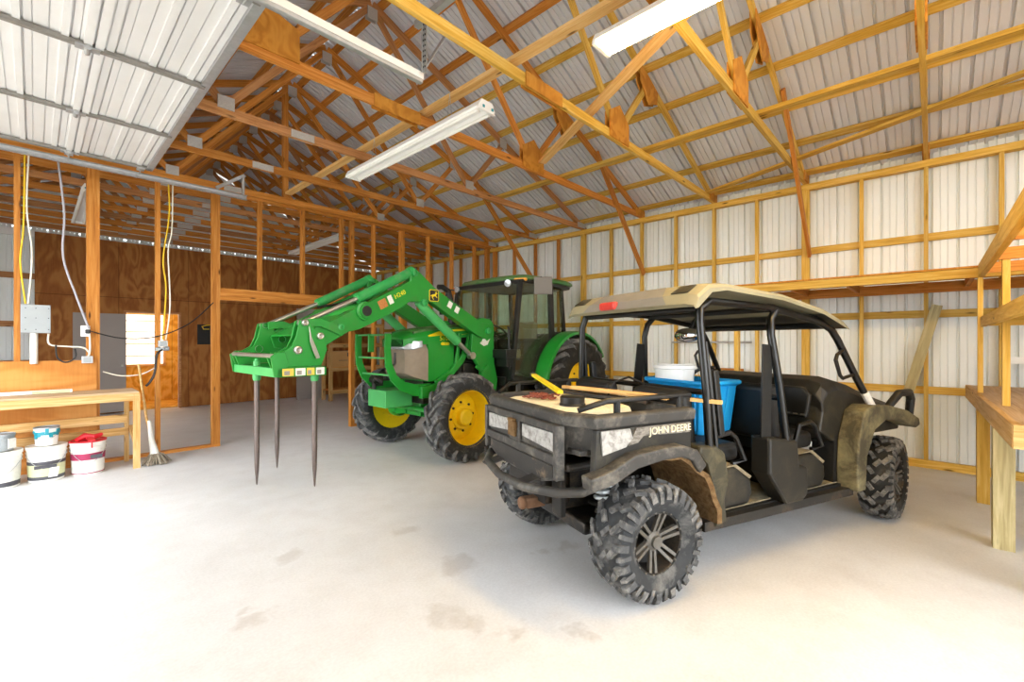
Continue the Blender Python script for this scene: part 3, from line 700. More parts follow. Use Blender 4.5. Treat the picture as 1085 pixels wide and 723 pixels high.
sticker('warning_sticker', .93, 1.935, .11, .10, M['sticker_orange'], rot=.47); sticker('warning_sticker', .83, 1.99, .06, .10, M['sticker_white'], rot=.47)
sticker('warning_sticker', -.06, 1.985, .07, .085, M['sticker_white'], rot=-.47); sticker('warning_sticker', -.18, 1.925, .07, .085, M['sticker_white'], rot=-.47)
em = MB().prism([(-.075, -.06), (-.06, -.075), (.06, -.075), (.075, -.06), (.075, .06), (.06, .075), (-.06, .075), (-.075, .06)], (.20, .547, 2.085), ax_, Z3, (0, .002, 0))
em.m(1).prism([(-.066, -.054), (-.054, -.066), (.054, -.066), (.066, -.054), (.066, .054), (.054, .066), (-.054, .066), (-.066, .054)], (.20, .549, 2.085), ax_, Z3, (0, .001, 0))
em.m(0).prism([(-.058, -.012), (-.05, .0), (-.03, .012), (-.008, .016), (.014, .022), (.022, .036), (.012, .056), (.026, .042), (.036, .058), (.036, .038), (.052, .034), (.05, .026), (.036, .018), (.03, .0), (.05, -.02), (.044, -.028), (.018, -.008), (-.01, -.012), (-.02, -.03), (-.002, -.052), (-.014, -.052), (-.034, -.028), (-.036, -.008)], (.20, .550, 2.085), ax_, Z3, (0, .001, 0))
em.build('leaping_deer_emblem', [M['decal_yellow'], M['black_flat']], tr)
# spear frame
cf = MB()
cp = [(1.875, 1.71), (1.80, 1.715), (1.70, 1.60), (1.62, 1.53), (1.60, 1.42), (1.66, 1.26), (1.95, 1.26), (2.10, 1.245), (2.135, 1.34), (2.10, 1.40), (2.04, 1.40), (1.955, 1.45), (1.91, 1.55)]
for s in (1, -1): plate(cf, cp, *sorted((s * .46, s * .485))); plate(cf, cp, *sorted((s * .57, s * .59)))
for s in (1, -1): plate(cf, [(2.06, 1.16), (2.12, 1.17), (2.15, 1.36), (2.10, 1.40), (2.02, 1.40), (1.99, 1.30), (2.02, 1.17)], *sorted((s * .59, s * .615)))
cf.m(1).beam((2.085, -.6, 1.205), (2.085, .6, 1.205), .05, .085).m(0).beam((1.65, -.6, 1.205), (1.65, .6, 1.205), .07, .08).beam((2.09, .60, 1.207), (1.62, .60, 1.207), .03, .09).beam((2.09, -.60, 1.207), (1.62, -.60, 1.207), .03, .09)
cf.beam((1.66, -.5, 1.30), (1.66, .5, 1.30), .02, .12, (1, 0, 0)).m(2).tube([(2.115, -.6, 1.365), (2.115, .6, 1.365)], .022, 12)
for s in (1, -1):
    for u, z, r in ((1.90, 1.42, .04), (1.83, 1.69, .032), (1.68, 1.56, .035)): cf.m(2).lathe([(r, .44 * s), (r, .625 * s), (r * .6, .63 * s), (.001, .615 * s)], (u, 0, z), (0, 1, 0), 16)
cf.m(2).prism([(1.80, 1.66), (1.775, 1.55), (1.72, 1.42), (1.69, 1.34), (1.73, 1.33), (1.765, 1.42), (1.79, 1.50)], (0, .62, 0), U3, Z3, (0, .012, 0))
co_ = cf.build('spear_frame', [G, M['pale_green'], M['steel_rod']], tr, bevel=.004)
for u, v in ((2.07, 0), (1.69, -.5), (1.69, .5)):
    sp = MB().tube([(u, v, 1.27), (u, v, .42), (u, v, .2), (u, v, .03), (u, v, .012)], [.026, .026, .021, .008, .003], 14); sp.build('bale_spear', M['spear'], co_)
    MB().lathe([(.034, -.02), (.04, .0), (.04, .06), (.034, .065), (.028, .1), (.001, .105)], (u, v, 1.12), (0, 0, 1), 14).lathe([(.032, 0), (.032, .05), (.02, .055), (.02, .075), (.001, .076)], (u, v, 1.25), (0, 0, 1), 8).build('spear_collar', M['pale_green'], co_)
for i, (a, b, mt) in enumerate(((2.05, 1.94, 'sticker_yellow'), (1.93, 1.83, 'sticker_white'), (1.82, 1.74, 'sticker_yellow'), (1.73, 1.64, 'sticker_white'))):
    s_ = sticker('safety_label', (a + b) / 2, 1.207, abs(a - b) * .95, .072, M[mt], .6155, 0, co_)
    sticker('label_print', (a + b) / 2 + .012, 1.2, abs(a - b) * .45, .04, M['print_grey'], .6187, 0, s_)
# cab
K = M['black']
cb = MB()
for s in (1, -1):
    cb.beam((-1.08, s * .70, .95), (-1.28, s * .70, 2.42), .06, .07, (1, 0, 0)); cb.beam((-2.02, s * .72, 1.55), (-2.0, s * .70, 2.42), .06, .09, (1, 0, 0))
    cb.beam((-2.52, s * .60, 1.55), (-2.45, s * .58, 2.42), .06, .06, (1, 0, 0)); cb.beam((-1.08, s * .72, .98), (-1.62, s * .72, .90), .05, .08); cb.beam((-1.62, s * .72, .9), (-2.04, s * .72, 1.58), .05, .06); cb.beam((-2.02, s * .72, 1.62), (-2.52, s * .6, 1.62), .05, .08)
    cb.tube([(-1.05, s * .66, 1.72), (-1.03, s * .70, 1.68), (-1.02, s * .71, 1.1)], .018); cb.beam((-1.28, s * .70, 2.41), (-2.45, s * .60, 2.41), .08, .05)
cb.beam((-1.06, -.70, 1.30), (-1.06, .70, 1.30), .05, .05).beam((-1.27, -.7, 2.40), (-1.27, .7, 2.40), .06, .06).beam((-2.46, -.6, 2.40), (-2.46, .6, 2.40), .06, .06).beam((-2.52, -.6, 1.6), (-2.52, .6, 1.6), .06, .08)
cb.box((-1.12, 0, 1.14), (.06, 1.36, .42)).box((-1.55, 0, .92), (1.0, 1.2, .12)).box((-2.2, 0, 1.25), (.8, 1.1, .6)).box((-1.02, .62, 1.22), (.12, .2, .16)).box((-1.0, .6, 1.33), (.2, .34, .12))
cb.build('cab_frame', K, tr, bevel=.008)
def roofring(k, z): return [(u, v, z) for u, v in [(-1.30 - .04 * (1 - k) * 9, 0)] ] 
pl = [(-1.26, 0), (-1.27, .4), (-1.33, .66), (-1.42, .76), (-1.6, .79), (-2.4, .77), (-2.62, .70), (-2.70, .5), (-2.72, 0)]
pl = pl + [(u, -v) for u, v in pl[-2:0:-1]]
cu, = (-1.98,)
rg = lambda k, z: [((u - cu) * k + cu, v * k, z) for u, v in pl]
ro_ = MB().loft([rg(.97, 2.43), rg(1., 2.445), rg(1., 2.475), rg(.96, 2.51), rg(.82, 2.535), rg(.5, 2.55), rg(.1, 2.555)]).m(1).loft([rg(.95, 2.385), rg(.96, 2.432)])
rf = ro_.build('cab_roof', [M['dusty_green'], K], tr)
gl = MB()
gl.prism([(-1.10, 1.0), (-1.28, 2.38), (-1.98, 2.38), (-2.0, 1.58), (-1.62, .95)], (0, .70, 0), U3, Z3, (0, .006, 0)); gl.build('door_glass', M['glass'], tr)
gl = MB().prism([(-1.10, 1.0), (-1.28, 2.38), (-1.98, 2.38), (-2.0, 1.58), (-1.62, .95)], (0, -.706, 0), U3, Z3, (0, .006, 0)); gl.build('door_glass', M['glass'], tr)
for s in (1, -1): MB().prism([(0, 0), (.5, 0), (.45, .76), (-.01, .76)], (-2.03, s * .71, 1.64), V3((-.5, -s * .12, 0)).normalized(), Z3, (0, s * .006, 0)).build('quarter_glass', M['glass'], tr)
MB().prism([(-.67, 0), (.67, 0), (.67, 1.1), (-.67, 1.1)], (-1.09, 0, 1.31), (0, 1, 0), V3((-.16, 0, 1)).normalized(), (.006, 0, 0)).build('windscreen', M['glass'], tr)
MB().prism([(-.57, 0), (.57, 0), (.55, .76), (-.55, .76)], (-2.53, 0, 1.63), (0, 1, 0), V3((.07, 0, 1)).normalized(), (.006, 0, 0)).build('rear_window', M['glass'], tr)
se = MB().box((-1.95, 0, 1.30), (.46, .5, .14)).box((-2.17, 0, 1.58), (.14, .48, .52), Matrix.Rotation(-.15, 3, 'Y')).box((-2.0, .32, 1.48), (.32, .08, .06)).box((-2.0, -.32, 1.48), (.32, .08, .06)); se.build('driver_seat', M['seat_tan'], tr, bevel=.04, seg=3)
dsx = MB().box((-1.22, 0, 1.42), (.16, .42, .3)).tube([(-1.25, 0, 1.5), (-1.45, 0, 1.66)], .03); dsx.build('dashboard', K, tr, bevel=.02)
xw, yw, zw = frame((-.55, 0, .83)); cw = V3((-1.46, 0, 1.67))
swb = MB().tube([cw + (yw * math.cos(2 * PI * k / 24) + zw * math.sin(2 * PI * k / 24)) * .2 for k in range(24)], .014, 8, closed=True)
for k in range(3): a = 2 * PI * k / 3 + .5; swb.tube([cw - xw * .03, cw + (yw * math.cos(a) + zw * math.sin(a)) * .2], .011)
swb.build('steering_wheel', K, tr)
for s in (1, -1):
    fd = MB(); n = 16; rings = []
    for i in range(n + 1):
        a = R(172 - 140 * i / n); ri = []
        for r, v in ((.90, .76), (.90, .93), (.885, .99), (.845, 1.0), (.84, .985), (.875, .97), (.885, .925), (.885, .76)): ri.append((-2.42 - .0 + r * math.cos(a) * -1 * -1, s * v, .78 + r * math.sin(a)))
        rings.append(ri)
    # the arc opens to the rear: mirror along x so that it starts ahead of the wheel
    rings = [[(-2.42 - (x + 2.42), y, z) for x, y, z in r_] for r_ in rings]
    fd.loft(rings, True, True); fd.build('rear_fender', G, tr, sharp=50)
    fi = MB(); fi.loft([[(r_[0][0], s * .50, r_[0][2] - .012), (r_[0][0], s * .76, r_[0][2] - .012), (r_[0][0], s * .76, r_[0][2] - .03), (r_[0][0], s * .50, r_[0][2] - .03)] for r_ in rings], True, True); fi.build('inner_fender', K, tr, sharp=50)
mi = MB(); mm = Matrix.Rotation(R(38), 3, 'Z')
mi.box((-1.47, .98, 2.33), (.035, .27, .26), mm); mi.build('wing_mirror', M['mirror_back'], tr, bevel=.015)
MB().tube([(-1.36, .72, 2.40), (-1.42, .88, 2.42), (-1.45, .97, 2.46)], .012).build('mirror_arm', K, tr)
MB().box((-1.20, -.99, 2.12), (.04, .2, .3)).tube([(-1.3, -.72, 2.38), (-1.25, -.98, 2.4), (-1.22, -.99, 2.0)], .014).build('wing_mirror', K, tr, bevel=.01)
for y_, d_ in ((.50, (1, .25, -.1)), (-.66, (1, -.1, -.1))): MB().lathe([(.035, 0), (.055, .03), (.055, .05), (.001, .055)], (-1.25, y_, 2.385), d_, 16).build('work_light', M['lamp_lens'], tr)
MB().box((-1.33, .66, 2.435), (.06, .2, .05), Matrix.Rotation(R(20), 3, 'Z')).build('turn_signal', M['amber'], tr, bevel=.015)
MB().box((-1.32, -.80, 2.40), (.06, .1, .07)).box((-1.3, -.84, 1.98), (.06, .06, .1)).build('turn_signal', M['orange_lens'], tr, bevel=.015)
MB().tube([(-.98, -.52, 1.4), (-.98, -.55, 2.2), (-.95, -.56, 2.32), (-.82, -.56, 2.38), (-.74, -.56, 2.37)], [.045, .045, .042, .04, .04], 14).build('exhaust_stack', M['dark_metal'], tr)
stp = MB()
for z, v in ((.42, .66), (.70, .68)): stp.box((-1.25, v, z), (.36, .2, .03))
for u in (-1.08, -1.42): stp.beam((u, .62, .36), (u, .62, .95), .03, .02)
stp.box((-1.25, -.5, .62), (.6, .4, .5)).build('cab_step', K, tr)

# ------------------------------------------------------------------ utility vehicle (x forward, -y its right = the side seen)
ut = empty('utility_vehicle', (2.69, 1.82, 0), R(-20))
tag(ut, 'muddy four-seat utility vehicle with cargo bed, roll cage and tan roof', 'utility vehicle')
ut_f = mesh_of(tyre_mesh(.328, .23, .19, 'mt', .019, 16), 'trail_tyre', [M['rubber_dark'], M['rubber_dusty']])
ut_r = mesh_of(tyre_mesh(.328, .28, .19, 'mt', .019, 16), 'trail_tyre_wide', [M['rubber'], M['rubber_lug']])
utr = mesh_of(sport_rim(.19, .25), 'trail_rim', [M['dark_metal'], M['black'], M['chrome_grey']])
for s in (1, -1):
    put_wheel('wheel', ut_r, utr, ut, (0, s * .62, .346), s < 0, .3)
    put_wheel('wheel', ut_f, utr, ut, (2.68, s * .63, .346), s < 0, .1, R(12))
BD = M['bed_grey']; DB = M['dirty_black']
ch = MB().box((1.2, 0, .33), (2.9, .7, .08)).box((-.05, 0, .55), (.5, .34, .30)).box((-.2, 0, .76), (.5, .9, .05)).box((2.7, 0, .5), (.6, .5, .3))
ch.build('chassis', M['dark_metal'], ut, bevel=.02)
su = MB()
for s in (1, -1):
    su.tube([(-.12, s * .2, .30), (-.05, s * .52, .33)], .02).tube([(.12, s * .2, .30), (.0, s * .52, .33)], .02).tube([(0, s * .2, .36), (0, s * .52, .346)], .024)
    su.tube([(-.1, s * .2, .44), (-.03, s * .5, .42)], .018); su.lathe([(.05, -.05), (.065, 0), (.05, .05)], (0, s * .28, .36), (0, 1, 0), 12)
    su.tube([(2.6, s * .2, .3), (2.66, s * .52, .33)], .02)
for s in (1, -1):
    for k in range(5): su.lathe([(.035, -.014), (.055 - .004 * k, 0), (.035, .014)], (0, s * (.30 + .03 * k), .355), (0, 1, 0), 12)
    su.beam((-.22, s * .20, .46), (-.22, s * .20, .70), .08, .02, (0, 1, 0))
su.build('suspension_arm', M['dark_metal'], ut)
for s in (1, -1):
    cs = MB(); pts = [(-.14 + .0 * k, s * .40 + .048 * math.cos(k * .7), .50 + .0036 * k + 0) for k in range(0)]
    cs.tube([(-.19 + .055 * math.cos(k * .785), s * .47 + .055 * math.sin(k * .785), .55 + .0045 * k) for k in range(49)], .012, 6); cs.tube([(-.17, s * .44, .42), (-.19, s * .47, .80)], .03, 10); cs.build('coil_spring', M['tin'], ut)
hi = MB().box((-.40, .02, .42), (.14, .07, .07)).m(1).box((-.36, .02, .60), (.06, .24, .34)).box((-.34, -.20, .52), (.04, .10, .26)).m(0).lathe([(.035, 0), (.045, .03), (.035, .05), (.001, .05)], (-.46, .02, .42), (-1, .1, 0), 14)
hi.build('tow_hitch', [M['rust'], M['dark_metal']], ut, bevel=.006)
# cargo bed
bxp = [(-.47, -.55), (-.50, -.50), (-.50, .46), (-.47, .51), (-.40, .58), (.30, .61), (.30, -.67), (-.40, -.67)]
def ring(z, k=0.): return [(u + (k if u < 0 else -k), v * (1 - k * 1.4), z) for u, v in bxp]
bed = MB().loft([ring(.86, .03), ring(.98, .01), ring(1.03, 0)], False, False).loft([ring(1.03, 0), ring(1.03, -.025), ring(1.085, -.03), ring(1.10, -.015), ring(1.10, .035), ring(.90, .05)], False, False)
bed.box((-.09, -.01, .885), (.76, 1.2, .03)); bed.build('cargo_bed', BD, ut, bevel=.006)
tg = MB()
gate = lambda z0, z1, v0, v1, d, u=-.505: tg.box((u - d / 2, (v0 + v1) / 2, (z0 + z1) / 2), (d, abs(v1 - v0), z1 - z0))
gate(.75, 1.03, -.50, .46, .03); gate(.985, 1.03, -.5, .46, .05); gate(.80, .855, -.5, .46, .055); gate(.84, 1.02, -.06, .09, .05)
for v in (-.5, .46): gate(.72, 1.03, v - .02, v + .02, .06)
tg.prism([(-.5, .80), (-.5, .72), (-.3, .66), (.27, .66), (.46, .72), (.46, .80)], (-.50, 0, 0), (0, 1, 0), Z3, (-.035, 0, 0)); tgo = tg.build('tailgate', BD, ut, bevel=.008)
for s in (1, -1):
    v0, v1 = sorted((s * .10 + .01, s * (.43 if s > 0 else .46))); MB().prism([(v0, .875 if s < 0 else .90), (v1, .90 if s < 0 else .875), (v1, .975), (v0, .98)], (-.538, 0, 0), (0, 1, 0), Z3, (-.012, 0, 0)).build('gate_panel', M['pale_panel'], tgo)
MB().prism([(-.44, .785), (-.44, .72), (-.28, .675), (.26, .675), (.41, .72), (.41, .785)], (-.536, 0, 0), (0, 1, 0), Z3, (-.004, 0, 0)).build('mud_spattered_strip', M['muddy_black'], tgo)
MB().box((-.565, .02, .93), (.02, .1, .1)).box((-.57, .02, .985), (.03, .08, .02)).build('gate_latch', M['mud'], tgo, bevel=.006)
MB().prism([(-.2, 0), (.2, 0), (.2, -.14), (-.2, -.1)], (-.50, -.02, .67), (0, 1, 0), V3((.1, 0, 1)).normalized(), (.02, 0, 0)).build('lower_bracket', M['muddy_black'], ut, bevel=.004)
for s in (1, -1):
    y = -s * .0
    q = MB(); o1, o2 = (-.685, -.64) if s < 0 else (.64, .665)
    q.prism([(-.43, .76), (-.41, 1.02), (.30, 1.02), (.30, .80), (.27, .74), (.20, .84), (.10, .885), (-.12, .885), (-.28, .84)], (0, o1, 0), U3, Z3, (0, o2 - o1, 0)); qo = q.build('bed_side', DB, ut, bevel=.006)
    if s < 0:
        fl = MB(); path = [(-.50, .755), (-.36, .78), (-.20, .845), (.0, .865), (.15, .865), (.25, .83), (.32, .74)]
        fl.prism(strip(path, [.075, .08, .08, .07, .07, .075, .07]), (0, -.765, 0), U3, Z3, (0, .1, 0)); fl.build('fender_flare', BD, ut, bevel=.012)
        MB().prism([(-.20, .92), (-.13, .93), (-.09, .965), (.28, .955), (.28, 1.015), (-.14, 1.015)], (0, -.694, 0), U3, Z3, (0, .01, 0)).build('camouflage_decal', M['camo'], qo)
        MB().prism([(-.38, .885), (-.22, .915), (-.17, .96), (-.19, 1.015), (-.39, 1.015)], (0, -.697, 0), U3, Z3, (0, .012, 0)).build('side_panel', M['pale_panel'], qo)
        text('lettering', 'JOHN DEERE', .058, (.12, -.696, .985), (1, 0, 0), (0, 0, 1), M['tank_white'], qo, .002, 1.0)
mg = MB(); rings = []
for i in range(11):
    a = R(2 + 98 * i / 10); rad = .47 + .012 * math.sin(i * 2.1); rings.append([(rad * math.cos(a), v, .36 + rad * math.sin(a)) for v in (-.735, -.58, -.40, -.25)] + [((rad + .03) * math.cos(a), v, .36 + (rad + .03) * math.sin(a)) for v in (-.25, -.40, -.58, -.745)])
mg.loft(rings, True, True); mgo = mg.build('mud_flap', M['mud'], ut)
rings = [[(x, -y, z) for x, y, z in r] for r in rings]
MB().loft(rings, True, True).build('mud_flap', M['mud'], ut)
bp = MB().tube([(-.20, -.50, .66), (-.42, -.56, .655), (-.54, -.50, .65), (-.65, -.30, .645), (-.67, 0, .645), (-.62, .30, .655), (-.52, .47, .67), (-.38, .52, .68), (-.2, .46, .70)], .027, 12)
for v in (-.25, .25): bp.beam((-.45, v, .70), (-.66, v, .65), .1, .012)
bp.build('rear_bumper', BD, ut)
for s, r0 in ((-1, -.62), (1, .59)):
    rl = MB().tube([(-.43, r0 * .86, 1.11), (-.30, r0, 1.165), (.28, r0, 1.17), (.36, r0, 1.17)], .016, 10)
    for u in (-.22, .27): rl.tube([(u, r0, 1.09), (u, r0, 1.17)], .02, 10)
    rl.build('bed_rail', M['black'], ut)
# cab tub
tb = MB().box((1.26, 0, .35), (1.7, 1.26, .05)).m(1).box((1.26, 0, .378), (1.66, 1.2, .01)).build('floor_pan', [M['dark_int'], M['dust_floor']], ut)
sl = MB().beam((.42, -.655, .345), (2.08, -.665, .325), .06, .06).beam((.42, .655, .345), (2.08, .665, .325), .06, .06)
sl.build('sill', M['dark_metal'], ut)
for s in (1, -1):
    y0, y1 = sorted((s * .56, s * .71))
    MB().prism([(.50, .33), (.49, .55), (.42, .74), (.34, .82), (.36, .86), (.50, .85), (.58, .80), (.62, .62), (.58, .50), (.60, .36)], (0, y0, 0), U3, Z3, (0, y1 - y0, 0)).build('rear_quarter_panel', M['olive'], ut, bevel=.02)
    MB().prism([(1.02, .60), (1.02, .85), (1.34, .80), (1.36, .62), (1.46, .60), (1.46, .40), (1.40, .36), (1.22, .36)], (0, y0, 0), U3, Z3, (0, y1 - y0, 0)).build('door_pillar_panel', DB, ut, bevel=.02)
    for u in (.66, 1.56):
        MB().tube([(u - .10, s * .60, .70), (u - .06, s * .62, .88), (u + .06, s * .63, .90), (u + .12, s * .63, .86), (u + .22, s * .62, .70), (u + .12, s * .60, .68)], .016, 8).build('hip_restraint', M['black_gloss'], ut)
for u in (.60, 1.47):
    sb = MB().prism([(u - .05, .38), (u - .08, .66), (u + .22, .66), (u + .36, .56), (u + .38, .46), (u + .33, .38)], (0, -.62, 0), U3, Z3, (0, 1.24, 0)); sb.build('seat_base', M['dirty_black'], ut, bevel=.03, seg=3)
    sc = MB().box((u + .08, 0, .735), (.50, 1.10, .13)); sc.build('seat_cushion', M['dark_int'], ut, bevel=.04, seg=3)
    for v in (-.36, .36): MB().box((u - .20, v, .98), (.11, .46, .42), Matrix.Rotation(R(-8), 3, 'Y')).build('backrest', M['dark_int'], ut, bevel=.04, seg=3)
for u in (.60, 1.47): MB().prism([(u + .02, .662), (u + .18, .664), (u + .34, .56), (u + .36, .575), (u + .2, .675)], (0, -.618, 0), U3, Z3, (0, .35, 0)).build('dust_cover', M['dust_floor'], ut)
da = MB().loft([[(u, v * w, z) for v, (u, z) in zip((-1,) * 0, ())] for w in ()]) if False else MB()
dp = [(1.80, .82), (1.84, 1.0), (1.83, 1.10), (1.90, 1.19), (2.05, 1.215), (2.25, 1.17), (2.5, 1.08), (2.9, .97), (3.02, .90), (3.02, .72), (2.4, .72), (2.2, .62), (2.0, .70)]
da.loft([[(u, v, .70 + (z - .70) * k) for u, z in dp] for v, k in ((-.60, .80), (-.55, .95), (-.45, 1.0), (.45, 1.0), (.55, .95), (.60, .80))], True, False)
da.build('dashboard', M['dirty_black'], ut, bevel=.02, seg=3)
gx = MB().prism([(-.52, .0), (-.06, .0), (-.04, .20), (-.08, .24), (-.48, .24), (-.54, .18)], (1.80, 0, .90), (0, 1, 0), V3((.10, 0, 1)).normalized(), (-.05, 0, 0)); gxo = gx.build('glove_box', K, ut, bevel=.015)
MB().ball((1.77, -.28, 1.07), .022, 6, (.6, 1.4, .7)).build('glove_latch', M['black_gloss'], gxo)
gv = MB()
for k in range(8): gv.box((1.747, -.50 + .058 * k, .925), (.006, .034, .012))
gv.build('vent_slot', M['chrome_grey'], gxo)
MB().tube([V3((1.62, .35, 1.10)) + V3((.07 * math.sin(2 * PI * k / 24), .17 * math.cos(2 * PI * k / 24), .155 * math.sin(2 * PI * k / 24))) for k in range(24)], .016, 8, closed=True).tube([(1.63, .35, 1.1), (1.85, .35, 1.0)], .025).box((1.63, .35, 1.1), (.04, .3, .05)).build('steering_wheel', K, ut)
MB().box((1.95, -.30, .60), (.02, .30, .16)).m(1).box((1.938, -.30, .665), (.004, .29, .03)).m(2).box((1.938, -.34, .61), (.004, .05, .05)).box((1.938, -.25, .61), (.004, .05, .05)).build('warning_placard', [M['sticker_white'], M['sticker_orange'], M['label_dark']], ut)
MB().prism([(1.98, .38), (2.0, .75), (2.2, .75), (2.2, .38)], (0, -.6, 0), U3, Z3, (0, 1.2, 0)).build('firewall', M['dark_int'], ut)
MB().box((1.86, -.40, .46), (.2, .32, .16)).build('footrest', M['dust_floor'], ut, bevel=.04)
for s in (1, -1):
    y0, y1 = sorted((s * .60, s * .755))
    ff = MB().prism([(2.03, .34), (2.02, .50), (2.04, .74), (2.13, .955), (2.24, .995), (2.5, .98), (2.8, .92), (3.0, .84), (3.02, .78), (2.95, .76), (2.7, .84), (2.45, .865), (2.28, .80), (2.16, .60), (2.14, .34)], (0, y0, 0), U3, Z3, (0, y1 - y0, 0)); ff.build('front_fender', M['fender_dusty'], ut, bevel=.012, seg=2)
    MB().tube([(2.66, s * .66, .93), (2.78, s * .70, 1.06), (2.95, s * .70, 1.06), (3.03, s * .68, 1.0), (3.04, s * .66, .80)], .03, 10).build('brush_guard', M['black'], ut)
# roll cage
BG = M['black_gloss']; cg = MB()
for s in (-1, 1):
    cg.tube([(.47, s * .68, .78), (.455, s * .665, 1.2), (.44, s * .63, 1.62), (.46, s * .61, 1.71), (.56, s * .60, 1.765), (1.2, s * .60, 1.745), (1.75, s * .60, 1.665), (1.93, s * .61, 1.60), (2.0, s * .62, 1.52), (2.22, s * .65, 1.2), (2.42, s * .68, .93)], .026, 12)
    cg.tube([(1.25, s * .68, .80), (1.20, s * .66, 1.2), (1.16, s * .625, 1.55), (1.18, s * .61, 1.66), (1.26, s * .60, 1.74)], .026, 12)
    cg.tube([(.54, s * .672, .80), (.50, s * .66, 1.2), (.47, s * .64, 1.5)], .018, 8)
for u, z in ((.47, 1.715), (1.2, 1.735), (1.86, 1.63)): cg.tube([(u, -.61, z), (u, .61, z)], .024, 10)
cg.tube([(.46, -.66, 1.18), (.46, .66, 1.18)], .02, 8); cg.tube([(1.22, -.66, 1.10), (1.22, .66, 1.10)], .02, 8)
cg.build('roll_cage', BG, ut)
for s in (-1, 1):
    MB().beam((1.06, s * .65, .84), (1.12, s * .625, 1.48), .012, .10, (1, 0, 0)).build('seat_belt', M['dark_int'], ut); MB().beam((.60, s * .645, .9), (.55, s * .635, 1.32), .05, .06).build('belt_retractor', K, ut, bevel=.01)
    MB().tube([(2.06, s * .635, 1.44), (1.92, s * .66, 1.40), (1.89, s * .665, 1.36), (1.94, s * .67, 1.24), (1.98, s * .67, 1.215), (2.19, s * .65, 1.24)], .013, 8).build('grab_handle', BG, ut)
    MB().tube([(2.30, s * .665, 1.09), (2.40, s * .68, .955)], .029, 10).build('post_decal', M['sticker_white'], ut)
top = [(.33, 1.735), (.36, 1.80), (.46, 1.868), (.62, 1.882), (1.2, 1.842), (1.7, 1.755), (1.98, 1.665), (2.04, 1.625)]
bot = [(2.03, 1.605), (1.7, 1.715), (1.2, 1.80), (.62, 1.84), (.48, 1.82), (.36, 1.72)]
ks = ((-.69, -.03), (-.675, -.008), (-.61, .004), (-.2, .008), (.2, .008), (.61, .004), (.675, -.008), (.69, -.03))
rfm = MB(); rings = [[(u, v, z + dz) for u, z in top] + [(u, v, z + min(dz, 0) * .3) for u, z in bot] for v, dz in ks]; rfm.loft(rings, True, True)
for i in range(len(rfm.f)):
    c = sum((V3(rfm.v[j]) for j in rfm.f[i]), V3()) / len(rfm.f[i])
    nrm = (V3(rfm.v[rfm.f[i][1]]) - V3(rfm.v[rfm.f[i][0]])).cross(V3(rfm.v[rfm.f[i][2]]) - V3(rfm.v[rfm.f[i][1]]))
    if c.z < 1.84 - .13 * max(0, c.x - .6) and .45 < c.x < 2.0 and abs(c.y) < .66 and nrm.length and abs(nrm.normalized().z) > .6 and c.z < (1.80 if c.x < .7 else 1.85 - .15 * (c.x - .6)): rfm.mi[i] = 1
rfo = rfm.build('roof', [M['tan'], M['black']], ut, sharp=28)
fa = MB(); k_ = fa.add([(.322, -.46, 1.742), (.322, .46, 1.742), (.352, .40, 1.803), (.352, -.40, 1.803), (.450, .34, 1.876), (.450, -.34, 1.876), (.50, .30, 1.884), (.50, -.30, 1.884)])
fa.face((k_, k_ + 1, k_ + 2, k_ + 3)); fa.face((k_ + 3, k_ + 2, k_ + 4, k_ + 5)); fa.face((k_ + 5, k_ + 4, k_ + 6, k_ + 7)); fa.build('roof_fascia', M['roof_grey'], rfo)
for v in (-.53, .57): MB().prism([(-.07, 0), (.07, 0), (.05, .09), (-.07, .09)], (.368, v, 1.812), (0, 1, 0), V3((.1, 0, .068)).normalized(), (-.004, 0, .006)).build('roof_recess', M['olive'], rfo)
MB().box((.335, .14, 1.775), (.05, .19, .065)).build('brake_light', M['red_lens'], ut, bevel=.02, seg=3)
MB().ball((1.05, .02, 1.555), .11, 8, (.4, 1.2, .55)).build('rear_view_mirror', M['mirror'], ut)
MB().tube([(1.18, .02, 1.72), (1.08, .02, 1.60)], .014).build('mirror_stem', K, ut)
# load
def in_ut(p): return ut.matrix_world @ V3(p)
bpy.context.view_layer.update()
UT = Matrix.Translation((2.69, 1.82, 0)) @ Matrix.Rotation(R(-20), 4, 'Z')
def top_at(name, p, rz_=0): o = empty(name, UT @ V3(p), R(-20) + rz_); return o
tk = top_at('sprayer_tank', (-.15, .02, .90)); tag(tk, 'cream plastic sprayer tank lying in the vehicle cargo bed', 'tank')
MB().loft([[(u * k, v * k, z) for u, v in ((-.24, -.42), (.24, -.42), (.28, -.36), (.28, .36), (.24, .42), (-.24, .42), (-.28, .36), (-.28, -.36))] for k, z in ((.94, 0), (1, .04), (1, .14), (.97, .175), (.85, .19))], True, True).build('tank_body', M['tank_white'], tk)
MB().lathe([(.085, .18), (.085, .20), (.08, .205), (.08, .245), (.072, .25), (.001, .25)], (-.10, -.24, 0), (0, 0, 1), 24).build('tank_lid', K, tk)
for k, (a, b, w_, nm) in enumerate((((.50, -.745, 1.125), (.02, .18, 1.16), .04, 'sticking out furthest past the side rail'), ((.30, -.50, 1.135), (.06, .36, 1.145), .035, 'lying across sprayer tank'), ((.34, -.35, 1.118), (.22, .5, 1.12), .05, 'nearest the blue tote'))):
    o = board('wooden_stake', UT @ V3(a), UT @ V3(b), w_, .022, M['fresh_pine']); tag(o, f'pale wooden stake in vehicle cargo bed, {nm}', 'stake', 'stakes in the cargo bed')
o = board('dark_stake', UT @ V3((.24, -.38, 1.10)), UT @ V3((-.02, .3, 1.12)), .05, .02, M['dark_metal']); tag(o, 'dark metal bar lying across vehicle cargo bed', 'bar')
lv = top_at('yellow_handle', (0, 0, 0)); tag(lv, 'bright yellow bar propped on far rim of vehicle cargo bed', 'bar')
